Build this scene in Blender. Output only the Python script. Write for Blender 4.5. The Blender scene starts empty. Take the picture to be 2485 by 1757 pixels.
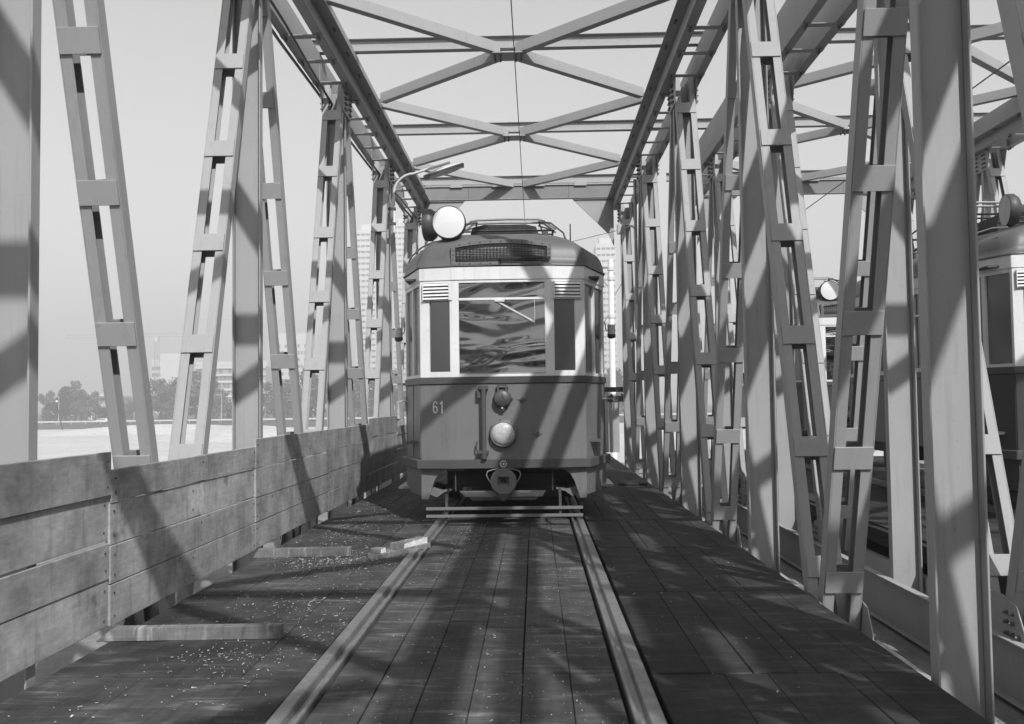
import bpy, bmesh, math, random
from mathutils import Vector, Matrix
random.seed(7)
SC = bpy.context.scene
COL = SC.collection
PI = math.pi

# ------------------------------------------------------------------ camera
cam_d = bpy.data.cameras.new('camera')
cam = bpy.data.objects.new('camera', cam_d)
COL.objects.link(cam)
cam_d.sensor_fit = 'HORIZONTAL'
cam_d.sensor_width = 36.0
F_PX = 2250.0
cam_d.lens = 36.0 * F_PX / 2485.0
cam_d.clip_start = 0.05
cam_d.clip_end = 6000
def set_camera(vpx, vpy, roll, pos):
    # forward (bridge axis), up in camera space (x right, y up, z forward)
    Y = Vector(((vpx - 1242.5) / F_PX, -(vpy - 878.5) / F_PX, 1.0)).normalized()
    up = Vector((-roll, 1, 0))
    Z = (up - up.dot(Y) * Y).normalized()
    X = Y.cross(Z)
    if X.x < 0:
        X = -X
    r = Vector((X.x, Y.x, Z.x)); u = Vector((X.y, Y.y, Z.y)); f = Vector((X.z, Y.z, Z.z))
    m = Matrix((r, u, -f)).transposed().to_4x4()
    m.translation = Vector(pos)
    cam.matrix_world = m
set_camera(1299.0, 977.0, 0.0142, (0.29, 0.0, 1.228))
SC.camera = cam

# ------------------------------------------------------------------ sky, sun, exposure
SUN_DIR = Vector((0.435, -1.0, 1.075)).normalized()       # towards the sun
elev = math.asin(SUN_DIR.z)
w = bpy.data.worlds.new('World')
SC.world = w
w.use_nodes = True
nt = w.node_tree
nt.nodes.clear()
sky = nt.nodes.new('ShaderNodeTexSky')
sky.sky_type = 'NISHITA'
sky.sun_disc = False
sky.sun_elevation = elev
sky.sun_rotation = math.atan2(SUN_DIR.x, SUN_DIR.y)
sky.air_density = 1.5
sky.dust_density = 1.5
sky.ozone_density = 1.0
bw = nt.nodes.new('ShaderNodeRGBToBW')
bg = nt.nodes.new('ShaderNodeBackground')
bg.inputs['Strength'].default_value = 0.15
out = nt.nodes.new('ShaderNodeOutputWorld')
nt.links.new(sky.outputs['Color'], bw.inputs['Color'])
nt.links.new(bw.outputs['Val'], bg.inputs['Color'])
nt.links.new(bg.outputs['Background'], out.inputs['Surface'])

sun_d = bpy.data.lights.new('sun', 'SUN')
sun_d.energy = 4.4
sun_d.angle = math.radians(0.55)
sun_d.color = (1, 1, 1)                                   # black and white photograph
sun = bpy.data.objects.new('sun', sun_d)
COL.objects.link(sun)
sun.rotation_euler = (-SUN_DIR).to_track_quat('-Z', 'Y').to_euler()
sun.location = SUN_DIR * 60

SC.view_settings.view_transform = 'Standard'
SC.view_settings.look = 'None'
SC.view_settings.exposure = 0.36
SC.view_settings.gamma = 1.0
SC.view_settings.use_curve_mapping = False
SC.render.engine = 'CYCLES'
SC.cycles.use_denoising = True
SC.cycles.max_bounces = 6
SC.cycles.diffuse_bounces = 1
SC.cycles.transparent_max_bounces = 12

# ------------------------------------------------------------------ helpers
def tag(o, label=None, cat=None, group=None, kind=None):
    if label: o['label'] = label
    if cat: o['category'] = cat
    if group: o['group'] = group
    if kind: o['kind'] = kind
    return o

def empty(name, loc=(0, 0, 0), rz=0.0, parent=None):
    o = bpy.data.objects.new(name, None)
    o.empty_display_size = 0.2
    COL.objects.link(o)
    o.location = loc
    o.rotation_euler = (0, 0, rz)
    if parent: o.parent = parent
    return o

def link(name, me, parent=None, loc=(0, 0, 0), rot=(0, 0, 0)):
    o = bpy.data.objects.new(name, me)
    COL.objects.link(o)
    o.location = loc
    o.rotation_euler = rot
    if parent: o.parent = parent
    return o

def copy_tree(o, parent=None):
    c = o.copy()
    COL.objects.link(c)
    if parent: c.parent = parent
    for ch in list(o.children):
        copy_tree(ch, c)
    return c

class MB:
    def __init__(s):
        s.v = []; s.f = []; s.sm = []
    def add(s, vs, fs, smooth=False):
        n = len(s.v)
        s.v += [tuple(p) for p in vs]
        s.f += [tuple(i + n for i in f) for f in fs]
        s.sm += [smooth] * len(fs)
        return s
    def box(s, x0, x1, y0, y1, z0, z1):
        vs = [(x, y, z) for z in (z0, z1) for y in (y0, y1) for x in (x0, x1)]
        return s.add(vs, [(0, 2, 3, 1), (4, 5, 7, 6), (0, 1, 5, 4), (2, 6, 7, 3), (0, 4, 6, 2), (1, 3, 7, 5)])
    def obox(s, c, u, v, d, hu, hv, hd):
        c = Vector(c)
        vs = [c + u * (a * hu) + v * (b * hv) + d * (e * hd) for e in (-1, 1) for b in (-1, 1) for a in (-1, 1)]
        return s.add(vs, [(0, 2, 3, 1), (4, 5, 7, 6), (0, 1, 5, 4), (2, 6, 7, 3), (0, 4, 6, 2), (1, 3, 7, 5)])
    def bar(s, p, q, u0, u1, v0, v1, uref=(1, 0, 0)):
        """box from p to q; u along uref made square to the axis, v = axis x u"""
        p = Vector(p); q = Vector(q); d = (q - p).normalized()
        u = Vector(uref); u = (u - u.dot(d) * d).normalized(); v = d.cross(u)
        c = (p + q) / 2 + u * (u0 + u1) / 2 + v * (v0 + v1) / 2
        return s.obox(c, u, v, d, abs(u1 - u0) / 2, abs(v1 - v0) / 2, (q - p).length / 2)
    def cyl(s, p, q, r, n=10, r2=None, caps=True, smooth=True):
        p = Vector(p); q = Vector(q); d = (q - p).normalized()
        u = d.orthogonal().normalized(); v = d.cross(u)
        r2 = r if r2 is None else r2
        vs = []
        for c, rr in ((p, r), (q, r2)):
            for i in range(n):
                a = 2 * PI * i / n
                vs.append(c + u * (rr * math.cos(a)) + v * (rr * math.sin(a)))
        s.add(vs, [(i, (i + 1) % n, n + (i + 1) % n, n + i) for i in range(n)], smooth)
        if caps:
            s.add(vs[:n], [tuple(reversed(range(n)))])
            s.add(vs[n:], [tuple(range(n))])
        return s
    def tube(s, pts, r, n=6, smooth=True):
        pts = [Vector(p) for p in pts]
        rings = []
        u = None
        for i, p in enumerate(pts):
            d = (pts[min(i + 1, len(pts) - 1)] - pts[max(i - 1, 0)]).normalized()
            u = d.orthogonal().normalized() if u is None else (u - u.dot(d) * d).normalized()
            v = d.cross(u)
            rings.append([p + u * (r * math.cos(2 * PI * k / n)) + v * (r * math.sin(2 * PI * k / n)) for k in range(n)])
        vs = [p for rg in rings for p in rg]
        fs = []
        for i in range(len(pts) - 1):
            for k in range(n):
                fs.append((i * n + k, i * n + (k + 1) % n, (i + 1) * n + (k + 1) % n, (i + 1) * n + k))
        s.add(vs, fs, smooth)
        s.add(rings[0], [tuple(reversed(range(n)))])
        s.add(rings[-1], [tuple(range(n))])
        return s
    def prism(s, poly, f0, f1):
        """poly of (a,b); f0,f1 map (a,b) to the near and far point"""
        n = len(poly)
        vs = [f0(a, b) for a, b in poly] + [f1(a, b) for a, b in poly]
        fs = [tuple(range(n)), tuple(reversed(range(n, 2 * n)))]
        fs += [(i, n + i, n + (i + 1) % n, (i + 1) % n) for i in range(n)]
        return s.add(vs, fs)
    def lathe(s, prof, c, axis, n=24, smooth=True):
        """prof of (r, t): t along axis from c"""
        c = Vector(c); d = Vector(axis).normalized()
        u = d.orthogonal().normalized(); v = d.cross(u)
        vs = []
        for r, t in prof:
            for k in range(n):
                a = 2 * PI * k / n
                vs.append(c + d * t + u * (r * math.cos(a)) + v * (r * math.sin(a)))
        fs = []
        for i in range(len(prof) - 1):
            for k in range(n):
                fs.append((i * n + k, i * n + (k + 1) % n, (i + 1) * n + (k + 1) % n, (i + 1) * n + k))
        s.add(vs, fs, smooth)
        return s
    def disc(s, c, axis, r, n=24):
        c = Vector(c); d = Vector(axis).normalized()
        u = d.orthogonal().normalized(); v = d.cross(u)
        s.add([c + u * (r * math.cos(2 * PI * k / n)) + v * (r * math.sin(2 * PI * k / n)) for k in range(n)], [tuple(range(n))])
        return s
    def mesh(s, name, m, bevel=0.0):
        me = bpy.data.meshes.new(name)
        me.from_pydata(s.v, [], s.f)
        me.polygons.foreach_set('use_smooth', s.sm)
        me.materials.append(m)
        bm = bmesh.new(); bm.from_mesh(me)
        bmesh.ops.recalc_face_normals(bm, faces=bm.faces)
        if bevel:
            eds = [e for e in bm.edges if len(e.link_faces) == 2 and e.calc_face_angle(0) > 0.6]
            bmesh.ops.bevel(bm, geom=eds, offset=bevel, segments=1, affect='EDGES', clamp_overlap=True)
        bm.to_mesh(me); bm.free()
        return me
    def build(s, name, m, parent=None, loc=(0, 0, 0), bevel=0.0, rot=(0, 0, 0)):
        return link(name, s.mesh(name, m, bevel), parent, loc, rot)

def offset_poly(P, d):
    """closed polygon, outward positive for counter-clockwise polygons"""
    n = len(P); R = []
    for i in range(n):
        a = Vector(P[i - 1]); b = Vector(P[i]); c = Vector(P[(i + 1) % n])
        e1 = (b - a).normalized(); e2 = (c - b).normalized()
        n1 = Vector((e1.y, -e1.x)); n2 = Vector((e2.y, -e2.x))
        m = (n1 + n2); m = m / max(0.3, m.dot(n1))
        R.append(tuple(b + m * d))
    return R

def offset_path(P, d):
    n = len(P); R = []
    for i in range(n):
        b = Vector(P[i])
        e1 = (b - Vector(P[i - 1])).normalized() if i else None
        e2 = (Vector(P[i + 1]) - b).normalized() if i < n - 1 else None
        if e1 is None: e1 = e2
        if e2 is None: e2 = e1
        n1 = Vector((e1.y, -e1.x)); n2 = Vector((e2.y, -e2.x))
        m = n1 + n2; m = m / max(0.3, m.dot(n1))
        R.append(tuple(b + m * d))
    return R

# ------------------------------------------------------------------ materials (all grey: a black and white photograph)
def base_mat(name):
    m = bpy.data.materials.new(name)
    m.use_nodes = True
    n = m.node_tree.nodes
    return m, m.node_tree, n['Principled BSDF']

def N(nt, t, **kw):
    n = nt.nodes.new(t)
    for k, v in kw.items(): setattr(n, k, v)
    return n

def math_node(nt, op, a, b=None, clamp=False):
    n = N(nt, 'ShaderNodeMath', operation=op, use_clamp=clamp)
    for i, x in enumerate((a, b)):
        if x is None: continue
        if isinstance(x, (int, float)): n.inputs[i].default_value = x
        else: nt.links.new(x, n.inputs[i])
    return n.outputs[0]

def noise(nt, scale, detail=4, rough=0.55, stretch=None, rot=None, dist=0.0):
    g = N(nt, 'ShaderNodeNewGeometry')
    src = g.outputs['Position']
    if stretch or rot:
        mp = N(nt, 'ShaderNodeMapping')
        if stretch: mp.inputs['Scale'].default_value = stretch
        if rot: mp.inputs['Rotation'].default_value = rot
        nt.links.new(src, mp.inputs['Vector']); src = mp.outputs['Vector']
    n = N(nt, 'ShaderNodeTexNoise')
    n.inputs['Scale'].default_value = scale
    n.inputs['Detail'].default_value = detail
    n.inputs['Roughness'].default_value = rough
    n.inputs['Distortion'].default_value = dist
    nt.links.new(src, n.inputs['Vector'])
    return n.outputs['Fac']

def remap(nt, x, a, b, c, d):
    n = N(nt, 'ShaderNodeMapRange')
    n.inputs['From Min'].default_value = a; n.inputs['From Max'].default_value = b
    n.inputs['To Min'].default_value = c; n.inputs['To Max'].default_value = d
    nt.links.new(x, n.inputs['Value'])
    return n.outputs[0]

def bump(nt, p, h, strength, dist=0.01):
    b = N(nt, 'ShaderNodeBump')
    b.inputs['Strength'].default_value = strength
    b.inputs['Distance'].default_value = dist
    nt.links.new(h, b.inputs['Height'])
    nt.links.new(b.outputs['Normal'], p.inputs['Normal'])

def plain(name, v, rough=0.6, var=0.12, scale=6.0, metallic=0.0, bmp=0.0, spec=0.4, rand=0.0, fine=60.0):
    m, nt, p = base_mat(name)
    f = noise(nt, scale, 5)
    k = remap(nt, f, 0.3, 0.7, v * (1 - var), v * (1 + var))
    f2 = noise(nt, fine, 3)
    k = math_node(nt, 'MULTIPLY', k, remap(nt, f2, 0.3, 0.7, 1 - var * 0.5, 1 + var * 0.5))
    if rand:
        oi = N(nt, 'ShaderNodeObjectInfo')
        k = math_node(nt, 'MULTIPLY', k, remap(nt, oi.outputs['Random'], 0, 1, 1 - rand, 1 + rand))
    nt.links.new(k, p.inputs['Base Color'])
    p.inputs['Roughness'].default_value = rough
    p.inputs['Metallic'].default_value = metallic
    p.inputs['Specular IOR Level'].default_value = spec
    if bmp: bump(nt, p, f2, bmp, 0.004)
    return m

def steel_mat():
    m, nt, p = base_mat('grey_paint_on_steel')
    f = noise(nt, 1.6, 6, 0.6)
    k = remap(nt, f, 0.3, 0.7, 0.365, 0.405)
    # rain streaks running down
    s = noise(nt, 9.0, 5, 0.6, stretch=(3, 3, 0.16))
    k = math_node(nt, 'MULTIPLY', k, remap(nt, s, 0.56, 0.78, 1.0, 0.82))
    sp = noise(nt, 42.0, 4, 0.6)
    k = math_node(nt, 'MULTIPLY', k, remap(nt, sp, 0.62, 0.75, 1.0, 0.86))
    gr = noise(nt, 5.0, 8, 0.7, dist=0.4)
    k = math_node(nt, 'MULTIPLY', k, remap(nt, gr, 0.58, 0.72, 1.0, 0.88))
    nt.links.new(k, p.inputs['Base Color'])
    p.inputs['Roughness'].default_value = 0.62
    p.inputs['Specular IOR Level'].default_value = 0.3
    bump(nt, p, math_node(nt, 'ADD', noise(nt, 55, 3), math_node(nt, 'MULTIPLY', noise(nt, 3.0, 2), 6.0)), 0.14, 0.003)
    return m

def deck_mat(name, v, rand, along=True):
    m, nt, p = base_mat(name)
    st = (26, 1.2, 26) if along else (1.2, 26, 26)
    g = noise(nt, 1.0, 6, 0.65, stretch=st, dist=0.6)
    b = noise(nt, 1.7, 5, 0.6)
    cr = noise(nt, 1.0, 5, 0.6, stretch=(2.2, 13, 2) if along else (13, 2.2, 2), dist=1.2)
    b2 = noise(nt, 6.5, 6, 0.7)
    k = remap(nt, b, 0.27, 0.73, v * 0.5, v * 1.5)
    k = math_node(nt, 'MULTIPLY', k, remap(nt, b2, 0.3, 0.7, 0.7, 1.3))
    k = math_node(nt, 'MULTIPLY', k, remap(nt, g, 0.3, 0.7, 0.82, 1.18))
    k = math_node(nt, 'MULTIPLY', k, remap(nt, cr, 0.54, 0.70, 1.0, 2.3))
    k = math_node(nt, 'MULTIPLY', k, remap(nt, cr, 0.28, 0.42, 0.62, 1.0))
    oi = N(nt, 'ShaderNodeObjectInfo')
    k = math_node(nt, 'MULTIPLY', k, remap(nt, oi.outputs['Random'], 0, 1, 1 - rand, 1 + rand))
    dot = noise(nt, 85, 2, 0.5)
    k = math_node(nt, 'ADD', k, remap(nt, dot, 0.71, 0.76, 0.0, 0.10))
    nt.links.new(k, p.inputs['Base Color'])
    p.inputs['Roughness'].default_value = 0.72
    p.inputs['Specular IOR Level'].default_value = 0.25
    bump(nt, p, math_node(nt, 'ADD', g, cr), 0.35, 0.004)
    return m

def board_mat(name, v, rand):
    m, nt, p = base_mat(name)
    g = noise(nt, 1.0, 6, 0.6, stretch=(2, 2.0, 22), dist=0.8)
    bl = noise(nt, 3.0, 6, 0.62)
    dr = noise(nt, 1.0, 4, 0.6, stretch=(11, 11, 1.3))
    bl2 = noise(nt, 1.1, 4, 0.6)
    k = remap(nt, bl, 0.28, 0.72, v * 0.56, v * 1.34)
    fi = noise(nt, 26, 5, 0.7, stretch=(1, 0.5, 1.6))
    k = math_node(nt, 'MULTIPLY', k, remap(nt, fi, 0.3, 0.7, 0.84, 1.16))
    kn = noise(nt, 5.5, 2, 0.5)
    k = math_node(nt, 'MULTIPLY', k, remap(nt, kn, 0.68, 0.76, 1.0, 0.55))
    k = math_node(nt, 'MULTIPLY', k, remap(nt, bl2, 0.3, 0.7, 0.82, 1.2))
    k = math_node(nt, 'MULTIPLY', k, remap(nt, g, 0.3, 0.7, 0.9, 1.1))
    k = math_node(nt, 'MULTIPLY', k, remap(nt, dr, 0.30, 0.44, 0.75, 1.0))
    k = math_node(nt, 'MULTIPLY', k, remap(nt, dr, 0.62, 0.72, 1.0, 1.45))
    oi = N(nt, 'ShaderNodeObjectInfo')
    k = math_node(nt, 'MULTIPLY', k, remap(nt, oi.outputs['Random'], 0, 1, 1 - rand, 1 + rand))
    nt.links.new(k, p.inputs['Base Color'])
    p.inputs['Roughness'].default_value = 0.7
    p.inputs['Specular IOR Level'].default_value = 0.25
    bump(nt, p, g, 0.3, 0.003)
    return m

def glass_mat(name, tint, gloss, wave, wscale=3.0, rough=0.03):
    m = bpy.data.materials.new(name)
    m.use_nodes = True
    nt = m.node_tree
    nt.nodes.clear()
    o = N(nt, 'ShaderNodeOutputMaterial')
    mix = N(nt, 'ShaderNodeMixShader')
    tr = N(nt, 'ShaderNodeBsdfTransparent')
    tr.inputs['Color'].default_value = (tint, tint, tint, 1)
    gl = N(nt, 'ShaderNodeBsdfGlossy')
    gl.inputs['Roughness'].default_value = rough
    gl.inputs['Color'].default_value = (0.9, 0.9, 0.9, 1)
    if wave:
        b = N(nt, 'ShaderNodeBump')
        b.inputs['Strength'].default_value = wave
        b.inputs['Distance'].default_value = 0.11
        nt.links.new(noise(nt, wscale, 1.2, 0.45, stretch=(0.9, 1, 2.9), dist=0.7), b.inputs['Height'])
        nt.links.new(b.outputs['Normal'], gl.inputs['Normal'])
    lw = N(nt, 'ShaderNodeLayerWeight')
    lw.inputs['Blend'].default_value = 0.35
    fac = math_node(nt, 'ADD', math_node(nt, 'MULTIPLY', lw.outputs['Fresnel'], 0.8), gloss, True)
    nt.links.new(fac, mix.inputs[0])
    nt.links.new(tr.outputs[0], mix.inputs[1])
    nt.links.new(gl.outputs[0], mix.inputs[2])
    nt.links.new(mix.outputs[0], o.inputs['Surface'])
    return m

def ground_mat(name, a, b, scale):
    m, nt, p = base_mat(name)
    f = noise(nt, scale, 8, 0.65)
    f2 = noise(nt, scale * 30, 5, 0.6)
    k = remap(nt, f, 0.3, 0.7, a, b)
    k = math_node(nt, 'MULTIPLY', k, remap(nt, f2, 0.3, 0.7, 0.85, 1.15))
    nt.links.new(k, p.inputs['Base Color'])
    p.inputs['Roughness'].default_value = 0.95
    p.inputs['Specular IOR Level'].default_value = 0.1
    bump(nt, p, f2, 0.5, 0.05)
    return m

M = {}
M['steel'] = steel_mat()
M['steel_darker'] = plain('darker_grey_on_steel', 0.23, 0.6, 0.1, 3.0)  # darker grey than the other steelwork, portal beam only
M['bolt'] = plain('bolt_steel', 0.16, 0.5, 0.2, 30, metallic=0.3)
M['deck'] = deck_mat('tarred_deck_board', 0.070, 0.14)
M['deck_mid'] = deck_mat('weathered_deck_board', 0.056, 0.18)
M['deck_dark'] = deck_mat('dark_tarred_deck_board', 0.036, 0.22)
M['under'] = plain('dark_timber_under_deck', 0.025, 0.9)
M['fence'] = board_mat('formwork_board', 0.40, 0.13)
M['wood'] = deck_mat('raw_timber', 0.165, 0.10, along=False)
M['wood_cut'] = plain('fresh_split_wood', 0.72, 0.8, 0.15, 30, bmp=0.3)
M['shaving'] = plain('wood_shaving', 0.42, 0.9, 0.35, 30)
M['rail'] = plain('rail_steel', 0.30, 0.42, 0.18, 12, metallic=0.55, fine=90, bmp=0.1)
def painted(name, v, dirt):
    m, nt, p = base_mat(name)
    k = remap(nt, noise(nt, 1.8, 5, 0.6), 0.3, 0.7, v * 0.92, v * 1.08)
    st = noise(nt, 1.0, 6, 0.65, stretch=(16, 16, 0.9))
    k = math_node(nt, 'MULTIPLY', k, remap(nt, st, 0.52, 0.75, 1.0, 1.0 - dirt))
    sm = noise(nt, 14, 6, 0.7)
    k = math_node(nt, 'MULTIPLY', k, remap(nt, sm, 0.56, 0.74, 1.0, 1.0 - dirt * 0.8))
    nt.links.new(k, p.inputs['Base Color'])
    nt.links.new(remap(nt, sm, 0.3, 0.7, 0.32, 0.5), p.inputs['Roughness'])
    p.inputs['Specular IOR Level'].default_value = 0.5
    bump(nt, p, noise(nt, 2.6, 3, 0.5), 0.12, 0.02)
    return m
M['body'] = painted('tram_body_paint', 0.185, 0.22)
M['body_shaded'] = plain('shaded_tram_body_paint', 0.06, 0.38, 0.08, 1.5, spec=0.5, fine=25)  # body paint darkened to stand for the shade on the second bridge trams
M['belt'] = plain('tram_belt_paint', 0.085, 0.45, 0.12, 3, spec=0.5)
M['cream'] = painted('tram_cream_paint', 0.82, 0.16)
M['roof'] = plain('tram_roof_paint', 0.125, 0.45, 0.14, 2.2, spec=0.45, fine=18)
M['black'] = plain('black_iron', 0.03, 0.55, 0.3, 10)
M['iron'] = plain('dark_iron', 0.09, 0.5, 0.25, 14, metallic=0.2, bmp=0.2)
M['greymetal'] = plain('grey_metal', 0.34, 0.4, 0.12, 12, metallic=0.3)
M['pale'] = plain('pale_painted_metal', 0.62, 0.5, 0.12, 9)
M['white'] = plain('white_enamel', 0.84, 0.35, 0.03, 5)
M['grille'] = plain('grille_backing', 0.40, 0.7, 0.2, 14)
M['interior'] = plain('tram_interior', 0.10, 0.8, 0.2, 3)
M['digit'] = plain('number_paint', 0.80, 0.5, 0.05, 9)
M['glass'] = glass_mat('wavy_window_glass', 0.50, 0.26, 1.0, 0.95, 0.05)
M['glass_flat'] = glass_mat('window_glass', 0.18, 0.23, 0.0, 2.0, 0.24)
M['wire'] = plain('wire', 0.10, 0.5, 0.1, 5)
M['pole'] = plain('galvanised_pole', 0.66, 0.45, 0.08, 6)
M['sand'] = ground_mat('pale_sand', 0.44, 0.55, 0.05)
M['grass'] = ground_mat('dry_grass', 0.07, 0.12, 0.08)
M['gravel'] = ground_mat('pale_gravel', 0.20, 0.34, 0.9)
M['road'] = ground_mat('asphalt', 0.07, 0.10, 0.2)
M['leaf'] = plain('foliage', 0.10, 0.8, 0.4, 0.8, spec=0.2, rand=0.2, fine=3)
M['bark'] = plain('bark', 0.09, 0.9, 0.3, 5)
M['bwhite'] = plain('white_concrete', 0.66, 0.8, 0.06, 0.1, fine=1)
M['bgrey'] = plain('grey_facade', 0.36, 0.8, 0.08, 0.1, fine=1)
M['bglass'] = plain('facade_glass', 0.14, 0.3, 0.2, 0.3, fine=1)

# headlight glass
def lens_mat():
    m, nt, p = base_mat('headlight_lens')
    p.inputs['Base Color'].default_value = (0.62, 0.62, 0.62, 1)
    p.inputs['Roughness'].default_value = 0.12
    p.inputs['Specular IOR Level'].default_value = 0.8
    p.inputs['Coat Weight'].default_value = 0.8
    p.inputs['Coat Roughness'].default_value = 0.03
    f = noise(nt, 30, 3)
    nt.links.new(remap(nt, f, 0.3, 0.7, 0.42, 0.60), p.inputs['Base Color'])
    return m
M['lens'] = lens_mat()

# ================================================================== SETTING: ground
S = 3.72                     # truss panel length
P0 = 4.42                    # first post seen
GZ = -3.0
def sheet(name, x0, x1, y0, y1, z, m, wave=0.0, nx=1, edge=None):
    mb = MB()
    if not wave:
        mb.add([(x0, y0, z), (x1, y0, z), (x1, y1, z), (x0, y1, z)], [(0, 1, 2, 3)])
    else:
        vs = []
        for i in range(nx + 1):
            x = x0 + (x1 - x0) * i / nx
            vs += [(x, y0, z), (x, y1 + wave * (math.sin(x * 0.05) + 0.6 * math.sin(x * 0.13 + 1) + 0.4 * math.sin(x * 0.31)), z)]
        mb.add(vs, [(2 * i, 2 * i + 2, 2 * i + 3, 2 * i + 1) for i in range(nx)])
    return tag(mb.build(name, m), kind='structure')
sheet('ground', -1500, 1500, -900, 1900, GZ, M['grass'])
sheet('sand_field', -500, 60, -40, 182, GZ + 0.03, M['sand'], wave=3.0, nx=200)
sheet('road', -700, 700, 247, 256, GZ + 0.05, M['road'])
emb = MB()
def ering(x0, x1, y0, y1, z): return [(x0, y0, z), (x1, y0, z), (x1, y1, z), (x0, y1, z)]
emb.add(ering(-20, 26, -30, 44, GZ) + ering(-10, 17, -18, 30, -0.73), [(0, 1, 5, 4), (1, 2, 6, 5), (2, 3, 7, 6), (3, 0, 4, 7), (4, 5, 6, 7)])
tag(emb.build('gravel_embankment', M['gravel']), kind='structure')
# low sand heap near the bridge on the right side of the field
def mound(cx, cy, rx, ry, h):
    mb = MB(); n = 24; m_ = 8; vs = []
    for j in range(m_ + 1):
        t = j / m_
        for i in range(n):
            a = 2 * PI * i / n
            k = 1 - t
            rr = k * (1 + 0.12 * math.sin(3 * a + cx) + 0.08 * math.sin(7 * a))
            vs.append((cx + rx * rr * math.cos(a), cy + ry * rr * math.sin(a), GZ + h * (1 - k * k) ** 1.3 + 0.03))
    fs = [(j * n + i, j * n + (i + 1) % n, (j + 1) * n + (i + 1) % n, (j + 1) * n + i) for j in range(m_) for i in range(n)]
    mb.add(vs, fs, True)
    return mb
tag(mound(-60, 150, 22, 8, 1.5).build('sand_heap', M['sand']), kind='structure')
tag(mound(-38, 120, 12, 9, 1.8).build('sand_heap', M['sand']), kind='structure')

# ================================================================== BRIDGE STEEL
XI, XO = 2.12, 2.37          # post faces
XM = (XI + XO) / 2
ZB = 5.30                    # underside of the top chord
K0, K1 = -4, 4               # posts
YA, YB = P0 + K0 * S - 0.3, P0 + K1 * S + 0.35
DZ0, DZ1 = -0.40, 5.33

def post_mesh():
    mb = MB(); h = (XO - XI) / 2
    z0, z1 = -0.44, 5.28
    mb.box(-h, -h + 0.011, -0.062, 0.022, z0, z1)
    mb.box(h - 0.011, h, -0.062, 0.022, z0, z1)
    mb.box(-h + 0.0115, h - 0.0115, 0.0, 0.009, z0, z1)
    return mb.mesh('post', M['steel'], 0.0025)

SLOPE = 0.2965
def diag_axis(sgn):
    top = Vector((0, sgn * 0.09, 5.35)); bot = Vector((0, sgn * (S / 2 - 0.075), -0.35))
    return top, bot
def diag_mesh(sgn, plates):
    top, bot = diag_axis(sgn)
    mb = MB(); h = 0.125
    for s in (-1, 1):
        a, b = sorted((s * h, s * (h - 0.008)))
        mb.bar(top, bot, a, b, -0.05, 0.05)
        for v0, v1 in ((-0.05, -0.041), (0.041, 0.05)):
            a, b = sorted((s * (h - 0.0085), s * (h - 0.072)))
            mb.bar(top, bot, a, b, v0, v1)
    if plates:
        for z in BZ:
            for side in (-1, 1):
                one_batten(mb, sgn, z, side)
    return mb.mesh('diagonal', M['steel'], 0.0018)
BZ = [0.07, 0.875, 1.69, 2.50, 3.31, 4.12, 4.9]
def one_batten(mb, sgn, z, side, local=False):
    top, bot = diag_axis(sgn)
    d = (bot - top).normalized()
    t = (z - top.z) / d.z
    c = top + d * t
    if local: c = Vector((0, 0, 0))
    v = d.cross(Vector((1, 0, 0)))
    if v.y > 0: v = -v                                   # towards the camera end
    c2 = c + v * (side * 0.056)
    mb.obox(c2, Vector((1, 0, 0)), v, d, 0.118, 0.0055, 0.073)
def batten_loc(sgn, z):
    top, bot = diag_axis(sgn)
    d = (bot - top).normalized()
    return top + d * ((z - top.z) / d.z)

POST = post_mesh()
DIAG = {(s, p): diag_mesh(s, p) for s in (-1, 1) for p in (0, 1)}
BAT = {}
for sg in (-1, 1):
    for sd in (-1, 1):
        mb = MB(); one_batten(mb, sg, 2.5, sd, local=True)
        BAT[(sg, sd)] = mb.mesh('batten_plate', M['steel'], 0.002)

def bolt(mb, p, axis, r=0.016, h=0.022):
    p = Vector(p); a = Vector(axis)
    mb.cyl(p, p + a * h, r, 6, smooth=False)
    mb.cyl(p + a * h, p + a * (h + 0.014), r * 0.6, 6, smooth=False)

# chords are built once for the +X side and mirrored
def chord_top_mesh(sx):
    mb = MB()
    def B(x0, x1, z0, z1):
        a, b = sorted((sx * x0, sx * x1)); mb.box(a, b, YA, YB, z0, z1)
    B(1.988, 1.998, ZB, ZB + 0.515); B(1.9985, 2.10, ZB, ZB + 0.013)
    B(2.452, 2.462, ZB, ZB + 0.515); B(2.36, 2.4515, ZB, ZB + 0.013)
    B(1.852, 1.9755, ZB + 0.16, ZB + 0.171); B(1.976, 1.9872, ZB + 0.16, ZB + 0.235)
    return mb.mesh('top_chord', M['steel'], 0.003)
def chord_low_mesh(sx):
    mb = MB(); z0, z1 = -0.70, -0.31
    def B(x0, x1, a0, a1):
        a, b = sorted((sx * x0, sx * x1)); mb.box(a, b, YA, YB, a0, a1)
    for w0, f0, f1 in ((2.088, 2.032, 2.0875), (2.382, 2.3935, 2.452)):
        B(w0, w0 + 0.011, z0, z1)
        B(f0, f1, z0, z0 + 0.014); B(f0, f1, z1 - 0.014, z1)
    return mb.mesh('bottom_chord', M['steel'], 0.003)
CT = {s: chord_top_mesh(s) for s in (-1, 1)}
CL = {s: chord_low_mesh(s) for s in (-1, 1)}

# chord batten (a flat under the flanges) with its four bolts as sub parts
mb = MB(); mb.box(-0.235, 0.235, -0.05, 0.05, -0.0115, -0.0005)
CHB = mb.mesh('chord_batten', M['steel'], 0.002)
mb = MB()
for x in (-0.185, 0.185):
    for y in (-0.028, 0.028):
        bolt(mb, (x, y, -0.012), (0, 0, -1))
CHBOLT = mb.mesh('bolts', M['bolt'])

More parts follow.
